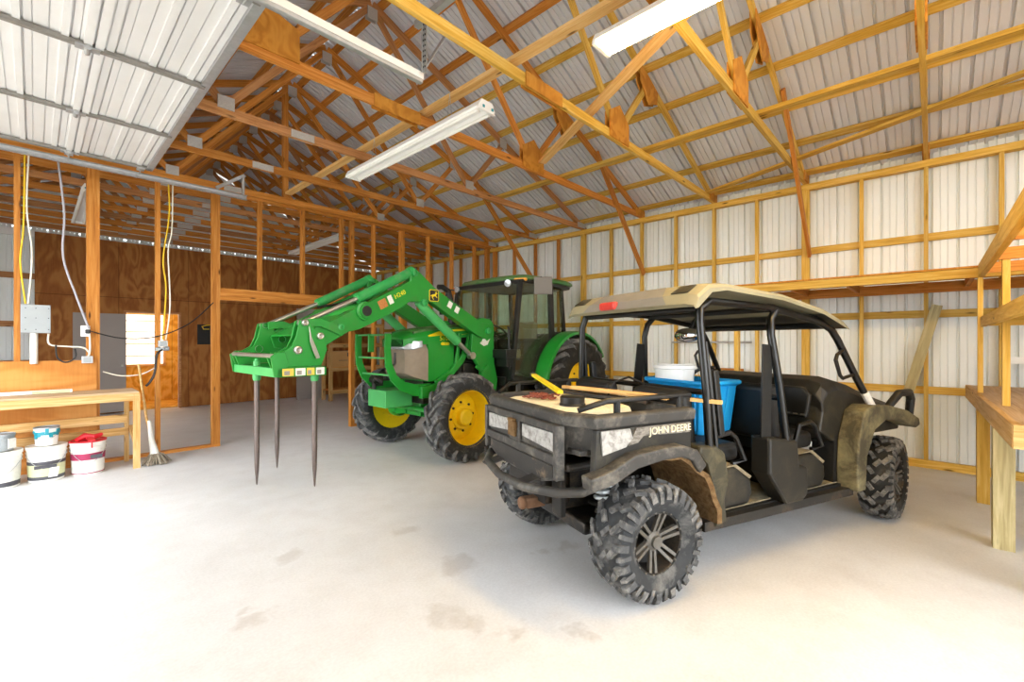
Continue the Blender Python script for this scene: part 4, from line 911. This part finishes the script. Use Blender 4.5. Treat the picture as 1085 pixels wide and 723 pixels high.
MB().beam((.04, .80, 1.21), (-.20, .0, 1.15), .04, .022).build('bar', M['decal_yellow'], lv); MB().beam((.05, .84, 1.213), (.04, .79, 1.209), .045, .027).build('end_cap', K, lv)
cn = MB()
for k in range(16):
    a = k * .75; r_ = .055 + .03 * math.sin(k * 1.7); p = V3((-.26 + r_ * 1.2 * math.cos(a), .15 + r_ * 1.6 * math.sin(a), 1.105 + .008 * (k % 3))); cn.tube([p + V3((.03 * math.cos(a + b), .03 * math.sin(a + b), .006 * math.sin(b * 2))) for b in (0, 1.05, 2.1, 3.14, 4.2, 5.2)], .006, 5, closed=True)
cn = cn.build('chain', M['red_cord']); cn.matrix_world = UT; tag(cn, 'rusty chain heaped on cream sprayer tank', 'chain')
wr = MB().tube([(.25, .05, 1.09), (.30, .02, 1.2), (.36, -.06, 1.24), (.42, -.14, 1.2), (.42, -.2, 1.09)], .008, 6).m(1).box((.36, -.05, 1.115), (.08, .06, .03)); wr = wr.build('battery_cable', [K, M['red_plastic']]); wr.matrix_world = UT; tag(wr, 'black looped cable with red clamp at front of cargo bed', 'cable')
tt = top_at('storage_tote', (1.0, -.06, .805), R(0)); tag(tt, 'bright blue plastic tote on the rear seat holding white bucket', 'tote')
tm_ = MB(); rings = []
for k, z in ((.80, 0), (.83, .03), (.95, .36), (1.05, .38), (1.05, .40), (1.0, .405), (.93, .39), (.82, .04), (.4, .03)): rings.append([(u * k, v * k, z) for u, v in ((-.18, -.30), (.18, -.30), (.21, -.27), (.21, .27), (.18, .30), (-.18, .30), (-.21, .27), (-.21, -.27))])
tm_.loft(rings, True, False)
for v in (-.18, -.06, .06, .18):
    for s in (-1, 1): tm_.beam((s * .172, v, .03), (s * .20, v * 1.1, .36), .05, .02, (1, 0, 0))
for u in (-.08, .08):
    for s in (-1, 1): tm_.beam((u, s * .245, .03), (u * 1.1, s * .288, .36), .05, .02, (0, 1, 0))
tm_.build('tote_body', M['blue'], tt, bevel=.006)
wb = top_at('bucket', (.95, .06, .90)); tag(wb, 'white plastic bucket standing inside blue tote', 'bucket')
MB().lathe([(.001, 0), (.13, .0), (.135, .01), (.155, .38), (.168, .385), (.168, .41), (.155, .412), (.15, .40), (.13, .02), (.001, .02)], (0, 0, 0), (0, 0, 1), 28).build('bucket_shell', M['white_plastic'], wb)

# ------------------------------------------------------------------ overhead door, open
od = empty('overhead_door', (-1.8, 4.95, 3.66)); tag(od, 'white ribbed overhead door rolled open under the roof trusses', 'garage door')
Y0, Y1 = 2.92, 6.93; ZD = 3.60; off = Matrix.Translation((1.8, -4.95, -3.66))
edges = [.965, .255, -.42, -1.02, -1.58]
for a, b in zip(edges, edges[1:]):
    w_ = a - b; pts = []
    n = 3; q = w_ / n
    for i in range(n):
        x0 = b + i * q
        pts += [(x0 + .004, 0), (x0 + q * .14, 0), (x0 + q * .145, .014), (x0 + q * .165, .014), (x0 + q * .17, 0), (x0 + q * .40, 0), (x0 + q * .41, -.012), (x0 + q * .58, -.012), (x0 + q * .59, .016), (x0 + q * .63, .016), (x0 + q * .64, 0), (x0 + q * .80, 0), (x0 + q * .805, .012), (x0 + q * .825, .012), (x0 + q * .83, 0)]
    pts += [(a - .004, 0)]
    mb = MB(); k = mb.add([(x, Y0, ZD + z) for x, z in pts]); k2 = mb.add([(x, Y1, ZD + z) for x, z in pts])
    k3 = mb.add([(x, Y0, ZD + .045) for x, z in pts]); k4 = mb.add([(x, Y1, ZD + .045) for x, z in pts]); m_ = len(pts)
    for i in range(m_ - 1): mb.face((k + i, k + i + 1, k2 + i + 1, k2 + i)); mb.face((k3 + i, k4 + i, k4 + i + 1, k3 + i + 1)); mb.face((k + i, k3 + i, k3 + i + 1, k + i + 1)); mb.face((k2 + i, k2 + i + 1, k4 + i + 1, k4 + i))
    mb.face((k, k2, k4, k3)); mb.face((k + m_ - 1, k3 + m_ - 1, k4 + m_ - 1, k2 + m_ - 1))
    p_ = mb.build('door_section', M['door_white'], od, off)
    jr = MB().box((b + .0, (Y0 + Y1) / 2, ZD - .014), (.045, Y1 - Y0, .028)).box((b + .06, (Y0 + Y1) / 2, ZD - .014), (.045, Y1 - Y0, .028)).build('section_rail', M['door_white'], p_)
    for y in (3.0, 4.33, 5.62, 6.85):
        s_ = MB().box(((a + b) / 2, y, ZD - .022), (w_ - .03, .04, .03)).box(((a + b) / 2, y + .03, ZD - .008), (w_ - .03, .03, .004)); s_.build('door_stile', M['door_grey'], p_)
        h_ = MB().box((b, y, ZD - .038), (.13, .07, .01)).lathe([(.018, -.05), (.018, .05)], (b, y, ZD - .05), (0, 1, 0), 10, True); h_.build('hinge', M['galv'], p_)
MB().box((.945, (Y0 + Y1) / 2, ZD - .012), (.05, Y1 - Y0, .03)).box((.975, (Y0 + Y1) / 2, ZD + .01), (.012, Y1 - Y0, .07)).build('bottom_seal_rail', M['galv'], od, off)
ro2 = []
for x in (.86, .255, -.42):
    for y, s in ((Y1, 1), (Y0, -1)):
        MB().tube([(x, y - s * .12, ZD - .06), (x, y + s * .05, ZD - .09)], .006, 6).box((x, y - s * .08, ZD - .05), (.07, .09, .02)).lathe([(.024, -.012), (.024, .012)], (x, y + s * .045, ZD - .09), (0, 1, 0), 12, True).build('roller', M['galv'], od, off)
def track(y, s, label):
    t = empty('door_track', (2.03, y, 3.60)); tag(t, label, 'track', 'door tracks'); of = Matrix.Translation((-2.03, -y, -3.60))
    mb = MB(); z = ZD - .09
    prof = [(-.03, .028), (-.03, .03), (.0, .033), (.012, .03), (.015, .0), (.012, -.03), (.0, -.033), (-.03, -.03), (-.03, -.028), (-.002, -.03), (.009, -.026), (.011, 0), (.009, .026), (-.002, .03)]
    mb.loft([[(x, y + s * (.03 + a), z + b) for a, b in prof] for x in (XL, 2.03)], True, False); mb.build('track_rail', M['galv'], t, of, sharp=20)
    mb = MB().box(((XL + 2.03) / 2, y + s * .05, z + .015), (2.03 - XL, .006, .05)); mb.build('track_angle', M['white_paint'], t, of)
    return t, of
t, of = track(2.88, -1, 'near overhead door track hung from steel angle below the trusses')
def perf(mb, p, q, w_=.04):
    p = V3(p); q = V3(q); mb.m(0).beam(p, q, .004, w_, (1, 0, 0)); L = (q - p).length; d = (q - p) / L
    mb.beam(p + V3((0, -.018, 0)), q + V3((0, -.018, 0)), w_, .004, (1, 0, 0))
    mb.m(1); n = int(L / .04)
    for i in range(1, n): mb.box(p + d * (i * .04), (.018, .008, .014)); mb.box(p + d * (i * .04) + V3((0, -.02, 0)), (.014, .007, .012))
mb = MB(); perf(mb, (2.01, 2.80, 3.53), (2.01, 2.80, 3.93)); mb.m(0).beam((2.01, 2.81, 3.55), (2.22, 2.75, 3.95), .05, .006, (1, 0, 0)).box((2.02, 2.66, 3.945), (.045, .5, .045)); mb.build('hanger_bracket', [M['galv'], M['black_flat']], t, of)
t, of = track(6.96, 1, 'far overhead door track fixed along partition top')
mb = MB().beam((2.0, 7.05, 3.53), (2.0, 7.05, 3.82), .035, .03, (1, 0, 0)).beam((1.68, 7.05, 3.58), (2.02, 7.05, 3.84), .04, .03, (0, 1, 0)); mb.build('hanger_bracket', M['galv'], t, of)

# ------------------------------------------------------------------ strip lights
def strip_light(x, y0, y1, z, label, lit, drop=None):
    t = empty('strip_light', (x, (y0 + y1) / 2, z)); tag(t, label, 'light', 'strip lights'); L = y1 - y0; h_ = L / 2
    MB().prism([(-.09, 0.0), (-.06, .055), (.06, .055), (.09, .0), (.05, -.012), (.03, .01), (-.03, .01), (-.05, -.012)], (0, -h_, 0), (1, 0, 0), (0, 0, 1), (0, L, 0)).build('housing', M['white_paint'], t)
    for sx in (-.062, .062): MB().tube([(sx, -h_ + .03, -.022), (sx, h_ - .03, -.022)], .016, 10).build('tube', M['tube_lit'] if lit else M['white_plastic'], t)
    for e in (-1, 1): MB().prism([(-.095, -.03), (-.09, .0), (-.06, .058), (.06, .058), (.09, 0), (.095, -.03)], (0, e * h_ - .012, 0), (1, 0, 0), (0, 0, 1), (0, .024, 0)).build('end_cap', M['white_paint'], t)
    MB().box((-.05, -h_ - .026, -.005), (.02, .006, .02)).box((.05, -h_ - .026, -.005), (.02, .006, .02)).build('lamp_holder', M['teal'], t)
    if drop:
        for e in (-.29, .29): MB().tube([(-.03, e * L, .05), (0, e * L, drop - z), (.03, e * L, .05)], .003, 5).build('hanging_wire', M['galv'], t)
    return t
strip_light(2.58, 2.72, 5.0, 3.45, 'unlit white strip light hanging between the door track bracket and tractor', False, 3.76)
strip_light(2.60, -.85, 1.62, 3.48, 'glowing strip light hanging over the middle of shop floor', True, 3.76)
strip_light(4.15, 8.55, 10.98, 3.58, 'white strip light in the rear room, seen above the wide opening', False)
strip_light(.52, 8.34, 10.8, 3.58, 'white strip light in rear room, seen above grey electrical box', False)

# ------------------------------------------------------------------ left workbench and what is by it
wbn = empty('workbench', (-.2, 7.15, 0)); tag(wbn, 'low pine workbench against the stud partition with paint pails beneath', 'workbench'); of = (-.2, 7.15, 0); BW = M['bench_wood']
MB().box((-.40, 7.15, .905), (2.5, .54, .02)).build('worktop', M['dusty_wood'], wbn, Matrix.Translation((.2, -7.15, 0)), bevel=.004)
board('apron', (-1.64, 6.90, .85), (.85, 6.90, .85), .036, .09, BW, wbn, off=of); board('apron', (-1.64, 7.40, .85), (.85, 7.40, .85), .036, .09, BW, wbn, off=of)
for x, y in ((.83, 6.90), (.79, 7.385), (-1.5, 6.90), (-1.5, 7.385)): board('leg', (x, y, 0), (x, y, .895 if y > 7 else .892), (.045 if y > 7 else .065), .036, BW, wbn, up=(0, 1, 0), off=of)
board('stretcher', (-1.5, 7.36, .545), (.79, 7.36, .545), .036, .10, BW, wbn, off=of); board('stretcher', (-1.5, 7.34, .39), (.8, 7.34, .39), .036, .09, BW, wbn, off=of); board('stretcher', (.83, 6.92, .28), (.83, 7.38, .42), .036, .07, BW, wbn, off=of)
sd = empty('straightedge', (-.3, 7.2, .915)); tag(sd, 'long whitish straightedge lying on low workbench', 'straightedge')
MB().box((-.25, .10, .02), (1.7, .06, .035)).build('bar', M['white_paint'], sd, bevel=.003); MB().box((.43, .068, .02), (.30, .004, .03)).build('scale_strip', M['label_green'], sd)
def pail(x, y, r, h_, label, lid=None, bands=(), name='paint_pail', group='paint pails', z=0, body='white_plastic', bail=True):
    t = empty(name, (x, y, z)); tag(t, label, 'pail' if name == 'paint_pail' else 'paint can', group)
    MB().lathe([(.001, 0), (r * .88, 0), (r * .9, .008), (r * .97, h_ * .72), (r * 1.03, h_ * .725), (r * 1.03, h_ * .745), (r * .98, h_ * .75), (r * .985, h_ * .83), (r * 1.04, h_ * .835), (r * 1.04, h_ * .855), (r, h_ * .86), (r, h_ * .93), (r * 1.05, h_ * .935), (r * 1.05, h_ * .98), (r * 1.0, h_)], (0, 0, 0), (0, 0, 1), 32).build('pail_body', M[body], t)
    MB().lathe([(r * 1.02, h_ - .004), (r * 1.06, h_ - .004), (r * 1.06, h_ + .012), (r * .98, h_ + .012), (r * .95, h_ + .002), (.001, h_ + .002)], (0, 0, 0), (0, 0, 1), 32).build('lid', M[lid or body], t)
    rad = lambda zz: r * (.9 + .07 * min(1, zz / (h_ * .72))) + .0015
    for z0, z1, mt in bands:
        MB().lathe([(rad(z0 * h_), z0 * h_), (rad(z1 * h_), z1 * h_)], (0, 0, 0), (0, 0, 1), 32).build('label_band', M[mt], t)
    if bail: MB().tube([(r * 1.02 * math.cos(a), r * 1.02 * math.sin(a), h_ * .8 - h_ * .42 * math.cos(a + PI / 2 - .0) ** 2 * (1 if math.sin(a) < 0 else 0)) for a in [PI + PI * k / 12 for k in range(13)]], .003, 5).build('bail_handle', M['galv'], t)
    return t
p3 = pail(.42, 7.06, .152, .37, 'white pail with maroon label band and red rag on its lid', 'red_plastic', ((.04, .07, 'maroon'), (.46, .66, 'maroon')))
MB().box((.06, -.15, .50 * .37 + .02), (.10, .012, .04)).build('label_patch', M['label_dark'], p3)
rg_ = MB().tube([(-.1, -.02, .39), (-.03, .03, .415), (.05, 0, .40), (.12, .04, .42)], [.02, .035, .03, .02], 8).beam((.02, -.166, .39), (.02, -.168, .31), .05, .012, (1, 0, 0)).beam((.01, .0, .405), (.02, -.165, .392), .06, .012); rg_ = rg_.build('red_rag', M['red_plastic']); rg_.location = (.42, 7.06, 0); tag(rg_, 'crumpled red rag draped over the lid of maroon labelled pail', 'rag')
p2_ = pail(.09, 7.06, .155, .365, 'white pail with pale green label and dark bands, middle of three', None, ((.06, .16, 'label_dark'), (.16, .50, 'label_green'), (.50, .60, 'label_dark')))
MB().prism([(-.03, -.05), (.04, -.05), (.055, .05), (-.015, .05)], (.04, -.152, .10), (1, 0, 0), (0, 0, 1), (0, -.004, 0)).build('torn_label', M['sticker_white'], p2_)
MB().box((-.01, -.151, .165), (.17, .006, .035)).build('label_lettering', M['label_dark'], p2_)
p1_ = pail(-.245, 7.02, .155, .365, 'white pail with smeared grey label, furthest from mop', None, ((.05, .18, 'label_dark'), (.18, .60, 'sticker_white')))
pail(.09, 7.06, .098, .185, 'white paint can with teal drips standing on the green labelled pail', 'tin', ((.62, .71, 'teal'),), 'paint_can', 'paint cans', .378)
td = MB()
for k in range(9):
    a = -PI + .3 + k * .32; td.box((.1 * math.cos(a), .1 * math.sin(a), .15 - .012 * (k * 7 % 4)), (.03, .008, .03 + .02 * (k * 5 % 3)), Matrix.Rotation(a + PI / 2, 3, 'Z'))
td = td.build('teal_drip', M['teal'], bpy.data.objects['paint_can'])
cc = pail(-.235, 7.02, .095, .16, 'grey paint can with white tag standing on smeared grey labelled pail', 'tin', (), 'paint_can', 'paint cans', .378, 'tin', False)
MB().box((.075, -.075, .075), (.07, .006, .10), Matrix.Rotation(R(40), 3, 'Z')).build('paper_tag', M['sticker_white'], cc)
mp_ = empty('mop', (.985, 7.0, 0)); tag(mp_, 'string mop leaning head-down at the end of low workbench', 'mop')
MB().tube([(.03, -.02, .10), (-.03, .16, .55), (-.08, .36, 1.22)], .014, 10).build('handle', M['bench_wood'], mp_)
MB().tube([(.035, -.03, .08), (.0, .04, .30), (-.01, .10, .52)], [.05, .03, .018], 10).build('mop_socket', M['sticker_white'], mp_)
mh = MB()
for k in range(60):
    a = random.uniform(0, 2 * PI); l = random.uniform(.07, .16); mh.tube([(.035, -.03, .13), (.035 + l * .5 * math.cos(a), -.03 + l * .5 * math.sin(a), .09 + random.uniform(0, .03)), (.04 + l * math.cos(a), -.03 + l * math.sin(a), .012)], .009, 5)
mh.build('mop_head', M['mop'], mp_)

# electrics on the partition
eb_ = empty('electrical_box', (.0, 7.45, 1.25)); tag(eb_, 'grey steel electrical box with white conduit on partition above low workbench', 'electrical box')
MB().box((.01, 0, .51), (.235, .10, .32)).build('enclosure', M['box_grey'], eb_, bevel=.005)
sc_ = MB()
for x in (-.08, .0, .1):
    for z in (.39, .52, .63): sc_.lathe([(.005, 0), (.005, -.004), (.001, -.005)], (x + .01, -.05, z), (0, 1, 0), 8)
sc_.build('knockout', M['dark_metal'], eb_); MB().tube([(-.005, 0, .0), (-.005, 0, .35)], .032, 14).build('conduit', M['white_plastic'], eb_)
ol = empty('power_outlet', (.44, 7.465, 1.60)); tag(ol, 'white outlet plate with black plug on the doubled partition stud', 'outlet')
MB().box((-.02, 0, .03), (.085, .014, .13)).build('outlet_plate', M['white_plastic'], ol, bevel=.003); MB().box((.0, -.035, .025), (.045, .055, .05)).build('plug', K, ol, bevel=.008)
def jbox(x, y, z, label, s=.065):
    t = MB().box((0, 0, 0), (s * 1.5, s * .9, s * 1.3)).m(1).box((0, -s * .46, 0), (s * 1.1, .004, s)); o = t.build('junction_box', [M['galv'], M['box_grey']], bevel=.003); o.location = (x, y, z); tag(o, label, 'junction box', 'junction boxes'); return o
jbox(.435, 7.45, 1.285, 'small metal junction box low on doubled partition stud by plywood sheet'); jbox(1.165, 7.45, 1.475, 'small metal junction box on stud carrying the hanging yellow cable')
def cable(pts, r_, mat, label, sm=3):
    P_ = [V3(p) for p in pts]; out = []
    for i in range(len(P_) - 1):
        a, b, c, d = P_[max(i - 1, 0)], P_[i], P_[i + 1], P_[min(i + 2, len(P_) - 1)]
        for k in range(5):
            t = k / 5; out.append(.5 * ((2 * b) + (c - a) * t + (2 * a - 5 * b + 4 * c - d) * t * t + (3 * b - a - 3 * c + d) * t ** 3))
    out.append(P_[-1]); o = MB().tube(out, r_, 6).build('cable', M[mat]); return tag(o, label, 'cable', 'loose cables')
yc = 7.455
cable([(-.075, yc, 3.62), (-.085, yc, 2.8), (-.11, yc, 2.4), (-.07, yc, 1.93)], .008, 'cable_yellow', 'yellow cable hanging down into the grey electrical box')
cable([(-.045, yc, 3.62), (-.06, yc, 3.0), (-.02, yc, 2.5), (-.05, yc, 1.93)], .008, 'cable_white', 'white cable hanging down into the grey electrical box')
cable([(.19, yc, 3.60), (.24, yc, 3.0), (.23, yc, 2.5), (.34, yc, 2.05), (.45, yc - .01, 1.66)], .011, 'cable_grey', 'thick grey cable swooping down to the white outlet plate')
cable([(1.225, yc, 3.62), (1.235, yc, 3.2), (1.17, yc, 2.6), (1.20, yc, 2.2), (1.165, yc, 1.53)], .009, 'cable_yellow', 'yellow cable hanging beside partition stud right of the bench')
cable([(1.27, yc - .02, 3.62), (1.26, yc - .02, 3.0), (1.22, yc - .02, 2.7), (1.24, yc - .02, 2.0), (1.195, yc - .02, 1.53)], .008, 'cable_white', 'white cable hanging beside the yellow one near the bench end')
cable([(.46, yc - .02, 1.63), (.75, 7.42, 1.545), (1.1, 7.42, 1.57), (1.45, 7.43, 1.75), (1.74, yc, 2.06)], .008, 'cable_black', 'thin black cord drooping from outlet plate to the opening post')
cable([(.11, yc, 1.595), (.12, yc, 1.47), (.27, yc, 1.445), (.40, yc, 1.43), (.455, yc, 1.36), (.44, yc - .01, 1.33)], .009, 'cable_white', 'white cable from grey electrical box to the low junction box')
cable([(.455, yc - .0, 1.60), (.46, yc, 1.50), (.46, yc, 1.40), (.45, yc, 1.33)], .009, 'cable_white', 'white cable dropping from outlet plate to the junction box')
cable([(.17, yc - .02, 1.46), (.18, yc - .02, 1.32), (.25, yc - .02, 1.26), (.33, yc - .02, 1.31), (.33, yc - .02, 1.42)], .008, 'cable_black', 'short black cable loop above plywood sheet')
cable([(1.15, 7.40, 1.40), (1.09, 7.38, 1.32), (1.07, 7.38, 1.1), (1.02, 7.38, .98), (.98, 7.38, .93)], .014, 'cable_black', 'thick black cable hanging beside the bench end')
pg_ = MB().box((0, 0, 0), (.10, .05, .045)).lathe([(.028, 0), (.028, .05), (.001, .051)], (.05, 0, .005), (1, 0, 0), 12); pg_ = pg_.build('cord_connector', M['tin'], bevel=.008); pg_.location = (1.13, 7.42, 1.405); tag(pg_, 'grey cord connector clipped to stud below the junction box', 'connector')
cable([(.58, 7.50, 1.13), (.75, 7.5, 1.07), (.95, 7.49, 1.08), (1.1, 7.47, 1.17)], .008, 'cable_white', 'white cable drooping behind the bench end')

# rear room
bb = empty('black_panel', (2.75, 12.55, 1.44)); tag(bb, 'black square panel with yellow wire hook on rear plywood wall', 'panel')
MB().box((0, -.012, .235), (.29, .03, .47)).build('board', M['black_flat'], bb); MB().tube([(.10, -.04, .46), (.02, -.05, .45), (-.06, -.05, .42), (-.03, -.05, .36), (.08, -.05, .36)], .012, 6).build('wire_hook', M['cable_yellow'], bb)
gd = empty('flush_door', (4.98, 11.95, 0)); tag(gd, 'grey door slab standing upright beside rear shelf unit, past bale spears', 'door')
MB().box((0, 0, 1.18), (.72, .05, 2.36)).build('door_panel', M['slab_grey'], gd, bevel=.004)
su_ = empty('shelf_unit', (5.85, 11.3, 0)); tag(su_, 'rough pine shelf unit in the rear room behind the loader', 'shelf unit'); of = (5.85, 11.3, 0)
for x in (5.12, 6.55):
    for y in (11.1, 11.5): board('upright', (x, y, 0), (x, y, 1.95), .09, .05, BW, su_, up=(0, 1, 0), off=of)
for z in (.22, .80, 1.40, 1.93):
    board('shelf', (5.08, 11.3, z + .05), (6.6, 11.3, z + .05), .44, .02, M['ply_light'], su_, off=of); board('shelf_rail', (5.08, 11.07, z), (6.6, 11.07, z), .036, .09, BW, su_, off=of)
cbx = empty('cardboard_box', (5.48, 11.27, .861)); tag(cbx, 'brown cardboard box on middle shelf of rear shelf unit', 'box')
MB().box((0, 0, .20), (.62, .32, .40)).build('carton', M['cardboard'], cbx, bevel=.004); MB().box((.16, -.161, .31), (.14, .003, .10)).build('printed_mark', M['label_dark'], cbx); MB().box((-.02, -.161, .16), (.24, .003, .012)).build('printed_line', M['label_dark'], cbx); MB().box((0, -.0, .402), (.62, .05, .003)).build('packing_tape', M['tank_white'], cbx)

# ------------------------------------------------------------------ right: long shelf, bench, shelves
lo = empty('loft_shelf', (6.7, .8, 0)); tag(lo, 'long lamp-yellowed pine shelf along the metal side wall at head height', 'shelf'); of = (6.7, .8, 0)
board('front_rail', (6.2, -2.6, 2.165), (6.2, 1.9, 2.165), .036, .09, YEL, lo, off=of); board('wall_rail', (7.22, -2.6, 2.14), (7.22, 1.9, 2.14), .036, .12, PINE, lo, off=of)
MB().box((6.70, -.35, 2.222), (1.06, 4.5, .018)).build('deck', M['ply_gusset'], lo, Matrix.Translation((-6.7, -.8, 0)))
for y in (-2.4, -1.2, -.28, .7, 1.25, 1.86): board('joist', (6.22, y, 2.165), (7.2, y, 2.165), .036, .09, PINE, lo, off=of)
board('post', (6.2, 1.84, 0), (6.2, 1.84, 2.12), .09, .05, YEL, lo, up=(0, 1, 0), off=of)
wbr = empty('workbench', (5.6, -.72, 0), R(1.25)); tag(wbr, 'heavy pine workbench with post legs in front of metal side wall', 'workbench'); of = (5.6, -.7, 0)
for i in range(6): board('top_board', (3.95, -.36 - .146 * i, .995), (7.22, -.36 - .146 * i, .995), .142, .036, M['dusty_wood'], wbr, off=of)
board('apron', (3.95, -.30, .945), (7.22, -.30, .945), .036, .14, BW, wbr, off=of); board('apron', (3.94, -1.2, .945), (3.94, -.285, .945), .036, .14, BW, wbr, off=of); board('apron', (3.86, -1.18, .945), (7.22, -1.18, .945), .036, .14, BW, wbr, off=of)
board('leg', (4.83, -.335, 0), (4.83, -.335, .875), .11, .11, M['grey_wood'], wbr, up=(0, 1, 0), off=of); board('leg', (6.06, -.33, 0), (6.06, -.33, .875), .085, .085, YEL, wbr, up=(0, 1, 0), off=of); board('leg', (4.02, -.56, 0), (4.02, -.56, .97), .09, .09, BW, wbr, up=(0, 1, 0), off=of)
board('leg', (4.76, -1.12, 0), (4.76, -1.12, .97), .14, .14, M['grey_wood'], wbr, up=(0, 1, 0), off=of)
sr = empty('bench_shelving', (5.6, -.7, 1.015)); tag(sr, 'open lamp-yellowed pine shelving standing on heavy workbench', 'shelving'); of = (5.6, -.7, 1.015)
board('upright', (6.20, -.33, 1.015), (6.20, -.33, 2.12), .075, .036, YEL, sr, up=(0, 1, 0), off=of); board('upright', (5.06, -.405, 1.015), (5.06, -.405, 2.13), .075, .04, YEL, sr, up=(0, 1, 0), off=of)
board('upright', (6.19, -1.14, 1.015), (6.19, -1.14, 2.12), .075, .036, YEL, sr, up=(0, 1, 0), off=of); board('upright', (4.0, -.42, 1.015), (4.0, -.42, 2.13), .075, .04, YEL, sr, up=(0, 1, 0), off=of)
board('long_rail', (2.9, -.335, 2.175), (6.17, -.335, 2.175), .04, .12, YEL, sr, off=of); board('shelf_rail', (2.9, -.345, 1.69), (6.17, -.345, 1.69), .036, .09, YEL, sr, off=of)
for i in range(4): board('shelf_board', (2.9, -.46 - .19 * i, 1.745), (6.2, -.46 - .19 * i, 1.745), .18, .02, YEL, sr, off=of)
for x in (4.1, 5.03, 5.9): board('cross_rail', (x, -1.16, 1.69), (x, -.37, 1.69), .036, .09, YEL, sr, off=of); board('cross_rail', (x, -1.16, 2.17), (x, -.36, 2.17), .036, .09, PINE, sr, off=of)
o = MB().box((7.225, -1.0, 1.30), (.04, .78, .075)).build('white_batten', M['white_paint']); o.name = 'white_batten'; tag(o, 'white batten fixed to metal side wall above heavy workbench', 'batten')
o = board('loose_board', (7.215, -.035, 1.93), (7.20, .215, .90), .10, .03, M['grey_wood'], up=(1, 0, 0)); tag(o, 'weathered loose board leaning slantwise on studs of metal side wall', 'board')
o = MB().tube([(7.24, 3.15, 1.495), (7.24, 1.95, 1.495)], .016, 10).build('wall_pipe', M['galv']); o.name = 'metal_rod'; tag(o, 'grey metal rod fixed level across wall studs behind the blue tote', 'rod')
o = board('offcut_board', (7.2, 2.55, 1.0), (7.2, 2.05, 1.0), .03, .20, PINE); tag(o, 'short orange board fixed to wall studs behind the blue tote', 'board')
